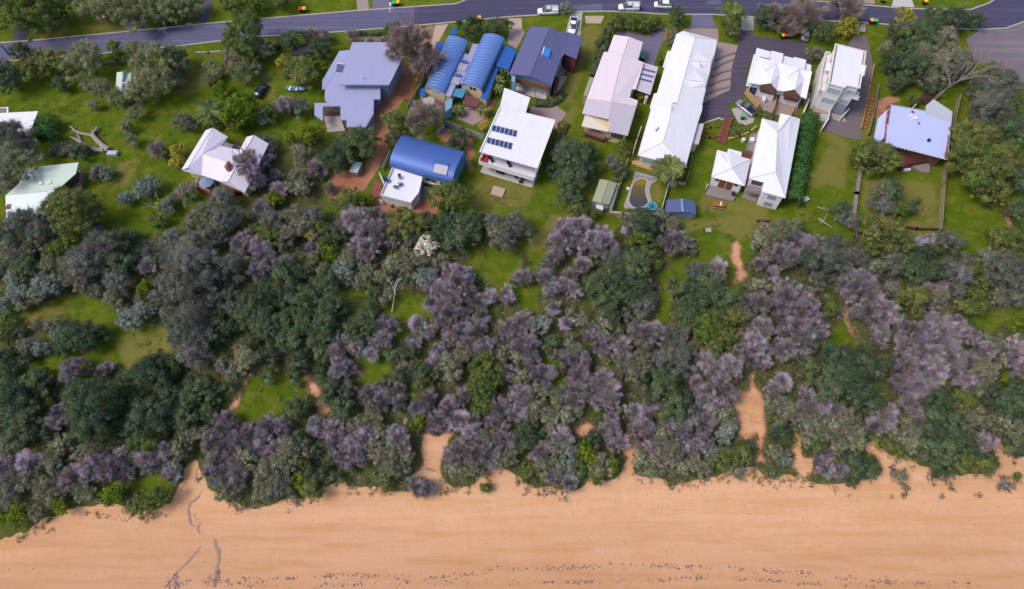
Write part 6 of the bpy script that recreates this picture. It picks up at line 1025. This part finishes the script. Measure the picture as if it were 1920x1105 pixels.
# dead trees and fallen trunks
def branch(m, p, d, L, r, lv, rg):
    pts = [p]; rads = [r]
    for k in range(4):
        d = (d+Vector((rg.uniform(-.22,.22), rg.uniform(-.22,.22), rg.uniform(-.12,.16)))).normalized(); p = p+d*L/4; pts.append(p); rads.append(r*(1-.16*(k+1)))
        if lv > 0 and k >= 1:
            for _ in range(2 if lv > 1 else 1):
                d2 = (d+Vector((rg.uniform(-.9,.9), rg.uniform(-.9,.9), rg.uniform(-.3,.5)))).normalized(); branch(m, p, d2, L*rg.uniform(.45,.7), r*.5, lv-1, rg)
    m.tube(pts, rads, 6 if lv > 0 else 4)
def dead(name, label, a, b_, r0, lv, seed, ha=.2, hb=3.0, mat=None, cat='dead tree'):
    p0, p1 = G(a[0], a[1], ha), G(b_[0], b_[1], hb); m = MB(); o = empty(name, (p0.x, p0.y, float(gz(p0.x, p0.y))), label, cat); branch(m, p0, (p1-p0).normalized(), (p1-p0).length, r0, lv, random.Random(seed)); m.build('trunk', mat or DEADW, o); return o
dead('dead_tree', 'leafless grey tree leaning beside the rusty roofed house', (1752,186), (1812,140), .42, 3, 5, .3, 8.0, M('dark_dead_wood', (.20,.17,.17), .85, .25, 1.5)); dead('dead_tree', 'white bare forked tree in the green clearing among tea-trees', (735,585), (745,545), .14, 2, 3, .3, 3.0, CONCP)
p = G(*V('m',(840,430))[0]); o = empty('fallen_tree', tuple(p), 'thick grey forked fallen tree on the left lawn beside the storage chest', 'fallen tree'); m = MB()
for pts, rr in ((((868,432),(820,400),(770,350),(738,312),(748,285),(772,262),(768,240)), (.75,.62,.55,.5,.42,.32,.12)), (((830,432),(760,432),(690,400),(635,365),(595,340),(552,325)), (.6,.5,.45,.36,.24,.08)), (((742,318),(690,308),(640,298),(600,280),(570,250),(548,240)), (.4,.34,.3,.28,.2,.08)), (((650,372),(630,330),(612,300)), (.25,.2,.08)), (((700,405),(660,400),(630,385)), (.2,.12,.05)), (((600,282),(580,285),(560,300)), (.16,.1,.04))):
    m.tube([G(q[0], q[1], .25+.55*f/len(pts)) for f, q in enumerate(V('m',*pts))], rr, 7)
m.build('trunk', DEADW, o)
for lb, a, b_, mt, r0 in (('white fallen branch at the edge of the left meadow',(106,724),(116,680),DEADW,.13),('pinkish fallen trunk lying across the left meadow',(198,718),(158,692),DEADP,.18),('pale fallen trunk at the top scrub edge right of the clearing',(1290,484),(1316,466),DEADW,.2),('pale stump limb above the purple bush below the grey shed',(1282,460),(1298,450),DEADW,.18),('weathered log pair on the lawn corner below the tall hedge',(1536,410),(1556,430),DEADW,.2),('bent grey log on the lawn corner beside the log pair',(1540,418),(1558,404),DEADW,.2),('pale log on the lawn right of the grey barrow',(1532,388),(1548,391),DEADW,.15),('pinkish branch fallen in the clearing left of the white bare tree',(772,602),(735,612),DEADP,.13),('bleached branches at the top of the clump above the white bare tree',(700,500),(735,482),DEADW,.1),('bare branches sticking from scrub right of the pink house',(488,350),(505,335),DEADW,.1),('long dead branch below the pink house deck',(298,392),(276,385),DEADW,.12),('grey weathered log on the sand in the central gap',(798,880),(814,884),DEADW,.22),('driftwood branch lying on the sand below the left scrub',(455,955),(485,950),DEADP,.1)):
    dead('fallen_branch', lb, a, b_, r0, 1 if r0 < .2 else 0, int(a[0]), .25, .5, mt, 'fallen branch')
def brush(label, px, py, r, a0, seed):
    """fan of long fallen boughs"""
    p = G(px, py, .4); o = empty('fallen_boughs', (p.x,p.y,float(gz(p.x,p.y))), label, 'fallen boughs'); rg = random.Random(seed); m = MB(); R = r*mpp(px, py, p.z)
    for k in range(22): a = a0+rg.uniform(-.75,.75); d = Vector((math.cos(a), math.sin(a), 0)); s = p-d*R*.6+Vector((rg.uniform(-.3,.3), rg.uniform(-.3,.3), .2)); e = s+d*R*rg.uniform(1,2); mid = s.lerp(e,.5)+Vector((rg.uniform(-.3,.3), rg.uniform(-.3,.3), rg.uniform(.3,1.2))); m.tube([s, mid, e], [.07,.05,.015], 4)
    m.build('boughs', DEADP, o)
for i_, (lb, x, y, r, a) in enumerate((('fan of fallen boughs in the clearing below the white bare tree',755,678,34,-1.5),('grey fallen boughs spreading right of the central path',985,590,24,-2.3),('brushy fallen boughs on the left scrub edge',100,795,20,3.1),('fallen boughs at the foot of the fan-shaped purple trees',1520,548,18,-1.7),('long fallen boughs at the far left scrub',30,865,24,3.0),('fallen boughs left of the sandy track end',660,700,22,.3),('fallen boughs under the purple trees near the lower path',1035,640,20,-.8),('fallen boughs above the mid scrub clearing',1235,620,20,.6),('bare boughs beside the upper right sandy bend',1605,585,14,2.6))): brush(lb, x, y, r, a, i_)
# every plant gets a label of its own, told by what can be found near it
LM = [('the fallen grey tree',170,275),('the storage chest',212,289),('the pale green house',75,360),('the white skillion house',40,230),('the small green cabin',232,152),('the leaning power pole',320,80),('the date palm',393,208),('the pink U-shaped house',420,300),('the red deck',400,350),('the black car',489,168),('the dinghy',554,167),('the grey angular house',670,150),('the small grey lean-to',668,318),('the blue barrel house',795,300),('the white roof terrace',755,355),('the twin barrel house',870,130),('the white flat-roofed house',965,260),('the slate house',1020,100),('the beige house',1150,180),('the khaki shed',1135,365),('the pool',1195,362),('the spa tub',1223,387),('the dark blue shed',1276,387),('the white pavilion',1370,315),('the tall green hedge',1503,300),('the flats',1585,130),('the rusty roof',1715,240),('the leafless leaning tree',1790,150),('the fenced lawn corner',1767,426),('the gravelly car park corner',1860,90),('the drain pit',1328,432),('the upper bare sand patch',1385,485),('the curving sandy track',1590,590),('the large right sand clearing',1405,765),('the right track out to the sand',1600,865),('the central sandy gap',815,855),('the small sandy gap',1176,850),('the narrow left sandy path',590,735),('the eroded creek gully',372,870),('the left meadow',240,650),('the grassy pocket behind the beach',505,750),('the grassy lower left bank',300,930),('the white bare tree',743,560),('the cream-flowered bush',799,464),('the dry green track',955,560),('the long sandy right path',1900,420),('the red timber stairs',1358,240),('the street lamp',735,40),('the yellow kerb bin',1634,42),('the far right dune tufts',1850,905),('the far left beach corner',10,1010),('the fan of fallen boughs',755,678),('the brown hedge by the grey house',700,72),('the bare left sand scar',75,610),('the beach log',806,882),('the lone beach bush',911,915)]
ORD = ['nearest','second nearest','third nearest','fourth nearest','fifth nearest','sixth nearest','seventh nearest','eighth nearest','ninth nearest','tenth nearest']
from collections import defaultdict
grp = defaultdict(list)
for i, q in enumerate(PLANTS): grp[(q[1], q[5])].append(i)
for (k, noun), ids_ in grp.items():
    rank = {}
    for li, (ln, lx, ly) in enumerate(LM):
        for n_, i in enumerate(sorted(ids_, key=lambda j: math.hypot(PLANTS[j][2]-lx, PLANTS[j][3]-ly))): rank[i, li] = n_
    med = sorted(PLANTS[j][4] for j in ids_)[len(ids_)//2]
    for i in ids_:
        o, _, x, y, r, _n = PLANTS[i]; li = min(range(len(LM)), key=lambda q: (rank[i, q]*26+math.hypot(x-LM[q][1], y-LM[q][2]))); n_ = rank[i, li]; dx, dy = x-LM[li][1], y-LM[li][2]
        side = ('sea' if dy > 0 else 'road')+' side' if abs(dy) > abs(dx)*.8 else ('right' if dx > 0 else 'left')+' side'
        size = 'broad ' if r > med*1.25 else 'small ' if r < med*.75 else ''
        words = size+NAMES[k][1]+' '+noun
        if len(ids_) == 1: o['label'] = 'only '+words+', on the '+side+' of '+LM[li][0]
        else: o['label'] = words+' '+(ORD[n_] if n_ < 10 else '%dth nearest' % (n_+1))+' to '+LM[li][0]+', '+side
        if len(ids_) > 1: o['group'] = NAMES[k][1]+' '+noun+'s'
# ------------------------------------------------------------------ uncountable cover: undergrowth, weed, dune grass
def scatter(name, n, xr, yr, test, size, cols, hmax, seed, twig=.3, clump=.6):
    rng = np.random.default_rng(seed); x = rng.uniform(*xr, n); y = rng.uniform(*yr, n); keep = test(x, y, rng); x, y = x[keep], y[keep]; n = len(x); rep = 16
    X = np.repeat(x, rep)+rng.normal(0, clump*.5, n*rep); Y = np.repeat(y, rep)+rng.normal(0, clump*.5, n*rep); hh = np.repeat(rng.uniform(.15, 1, n)*hmax, rep)*rng.uniform(.2, 1, n*rep); Z = gz(X, Y)+hh+.02
    tn = np.repeat(rng.choice(len(cols), n, p=[c[3] for c in cols]), rep); base = np.array([c[:3] for c in cols])[tn]; t = base*rng.uniform(.65, 1.35, (n*rep, 1)); c = np.stack([X, Y, Z], 1); isT = rng.random(n*rep) < twig
    nr = unit(rng.normal(size=c.shape)*.7+np.array([0,0,.8])); vq = leaf_quads(c[~isT], nr[~isT], size*rng.uniform(.6,1.4,(~isT).sum()), rng); d = unit(rng.normal(size=(isT.sum(), 3))*np.array([1,1,.35])); vt = sliver_quads(c[isT], c[isT]+d*rng.uniform(.5,1.4,(isT.sum(),1))*clump*1.3, rng.uniform(.02,.045,isT.sum()), rng)
    v = np.concatenate([vq, vt]); tt = np.concatenate([t[~isT], np.clip(t[isT]*1.2+.02, 0, 1)]); m = leafmat('cover_'+name, (1.35,1.35,1.35), (1.35,1.35,1.35), .9); return tag(link(bpy.data.objects.new(name, fast_mesh(name, v, np.arange(len(v)).reshape(-1,4), [m], tt))), kind='stuff')
def grid_at(a, x, y): return a[np.clip(np.searchsorted(fy, y)-1, 0, ny-1), np.clip(np.searchsorted(fx, x)-1, 0, nx-1)]
scatter('undergrowth', 21000, (-130,130), (22,80), lambda x, y, r: (grid_at(m_scrub, x, y) > .5) & (grid_at(m_sand, x, y) < .25) & (lattice(x, y, 4., 21)+.25*r.random(len(x)) > .42), .13, [(.045,.075,.014,.30),(.08,.12,.014,.22),(.14,.13,.09,.22),(.24,.195,.22,.26)], 1.0, 31, .4)
scatter('meadow_weeds', 5200, (-130,130), (26,100), lambda x, y, r: (grid_at(m_sand, x, y) < .1) & (grid_at(m_dirt, x, y) < .2) & ((grid_at(m_scrub, x, y) < .5) & (y < 76) & (lattice(x, y, 5., 23) > .5)), .11, [(.05,.095,.006,.5),(.10,.13,.016,.3),(.20,.16,.08,.2)], .45, 33, .3, .7)
scatter('leaf_litter', 6500, (-130,130), (74,146), lambda x, y, r: (lattice(x, y, 6., 25) > .56) & (grid_at(m_dirt, x, y) < .2) & ((y < 92) | ((x < -38) & (y < 124))), .09, [(.045,.08,.006,.6),(.10,.11,.02,.4)], .25, 35, .2, .8)
edge_px = np.array(BEACH_EDGE)
def near_edge(x, y, r):
    px_, py_ = to_px(x, y, .6); ey = np.interp(px_, edge_px[:, 0], edge_px[:, 1]); d = py_-ey; return (d > -14) & (d < 24) & (r.random(len(x)) < .55*np.exp(-np.abs(d-3)/10)) & (lattice(x, y, 3., 41) > .42)
scatter('dune_grass', 24000, (-100,100), (14,36), near_edge, .09, [(.07,.085,.03,.5),(.15,.12,.10,.3),(.20,.15,.08,.2)], .35, 37, .45, .4)
def path_edge(x, y, r):
    s_ = grid_at(m_sand, x, y); return (s_ > .06) & (s_ < .42) & (y > 24) & (r.random(len(x)) < .8)
scatter('path_edge_scrub', 42000, (-110,110), (24,90), path_edge, .08, [(.08,.10,.02,.45),(.18,.145,.10,.35),(.25,.20,.12,.2)], .3, 47, .5, .45)
def right_tufts(x, y, r):
    px_, py_ = to_px(x, y, .6); return (px_ > 1660) & (px_ < 1915) & (py_ > 868) & (py_ < 935) & (lattice(x, y, 1.6, 43) > .66) & (r.random(len(x)) < .5)
scatter('beach_tufts', 16000, (40,110), (14,36), right_tufts, .07, [(.075,.07,.04,.6),(.12,.09,.08,.4)], .3, 39, .45, .35)
def weed(name, seed, lines, n, mat, smin, smax):
    rng = random.Random(seed); m = MB()
    for pts, sp, dens in lines:
        L = [math.dist(a, b_) for a, b_ in zip(pts[:-1], pts[1:])]; tot = sum(L)
        for _ in range(int(n*dens*tot/1000)):
            s = rng.random()*tot; k = 0
            while k < len(L)-1 and s > L[k]: s -= L[k]; k += 1
            f = s/L[k]; x = pts[k][0]+(pts[k+1][0]-pts[k][0])*f; y = pts[k][1]+(pts[k+1][1]-pts[k][1])*f+rng.gauss(0, sp)
            if math.sin(x*.09+seed)+math.sin(x*.031)+rng.uniform(-1.3,1.3) < -.35: continue
            p = G(x+rng.gauss(0,2), y); a0 = rng.random()*6.28; r = rng.uniform(smin, smax)*(rng.random()**1.5+.25); nv = 6; st = rng.uniform(.3,.8)
            pl = [(p.x+r*(c_*math.cos(a0)-s_*st*math.sin(a0)), p.y+r*(c_*math.sin(a0)+s_*st*math.cos(a0))) for c_, s_ in ((math.cos(6.283*i/nv)*q_, math.sin(6.283*i/nv)*q_) for i, q_ in ((i, rng.uniform(.6,1.3)) for i in range(nv)))]
            m.prism(pl, p.z-.02, p.z+rng.uniform(.02,.07))
    return tag(m.build(name, mat), kind='stuff')
WEED = M('dry_seaweed', (.165,.115,.125), .9, .3, 2.)
weed('seaweed', 3, [([(290,1100),(400,1092),(640,1080),(800,1085),(960,1068),(1130,1062),(1350,1064),(1500,1076),(1640,1090),(1840,1100)], 3.0, 1.6), ([(960,1090),(1070,1092),(1230,1088),(1330,1082),(1500,1094),(1640,1100)], 2.2, 1.3), ([(420,1098),(600,1097),(960,1093)], 3, .7),
    (V('r',(430,100),(480,190),(440,250)), 1.2, 1.2), (V('r',(470,490),(440,540),(480,650)), 1.2, 1.6), (V('r',(120,1090),(250,980),(240,1080)), 6, 4), (V('r',(250,1090),(380,1010),(520,1050),(640,960),(600,1080)), 5, 3.2), (V('r',(0,450),(60,440),(150,400)), 2.5, 3.5), (V('r',(780,380),(830,390),(880,350),(930,340)), 2.5, 4), (V('s',(370,210),(450,225),(500,225),(620,215)), 3, 1.6), (V('s',(1070,165),(1140,170)), 3, 3)], 620, WEED, .05, .24)
weed('beach_debris', 9, [([(0,1060),(200,1010),(700,1000),(1200,985),(1900,1000)], 22, .5), ([(900,930),(1400,925),(1900,940)], 12, .6)], 160, WEED, .05, .12)

# overhead wires between the road poles and to the beige house
def wire(label, a, b_, sag):
    m = MB(); pts = [a.lerp(b_, i/14)-Vector((0, 0, sag*4*(i/14)*(1-i/14))) for i in range(15)]; m.tube(pts, .025, 4); tag(m.build('power_line', POLEM), label, 'power line', 'overhead power lines')
PT = [P(303,53,HB+5.3), P(727,24,HB+4.6), P(1171,6,HB+3.6), P(1557,3,HB+3.4)]
for (x0, y0, z0), (x1, y1, z1), lb in (((303,53,5.2),(729,22,5.0),'overhead wire along the road from the leaning pole to the street lamp'),((729,22,5.0),(1171,7,3.4),'overhead wire along the road from the street lamp to the white utility pole'),((1171,7,3.4),(1557,4,3.2),'overhead wire along the road between the pole by the utility and the brown trees'),((1171,7,3.4),(1179,71,4.6),'house wire from the road pole down to the beige roof')):
    wire(lb, P(x0,y0,HB+z0), P(x1,y1,HB+z1), .35)
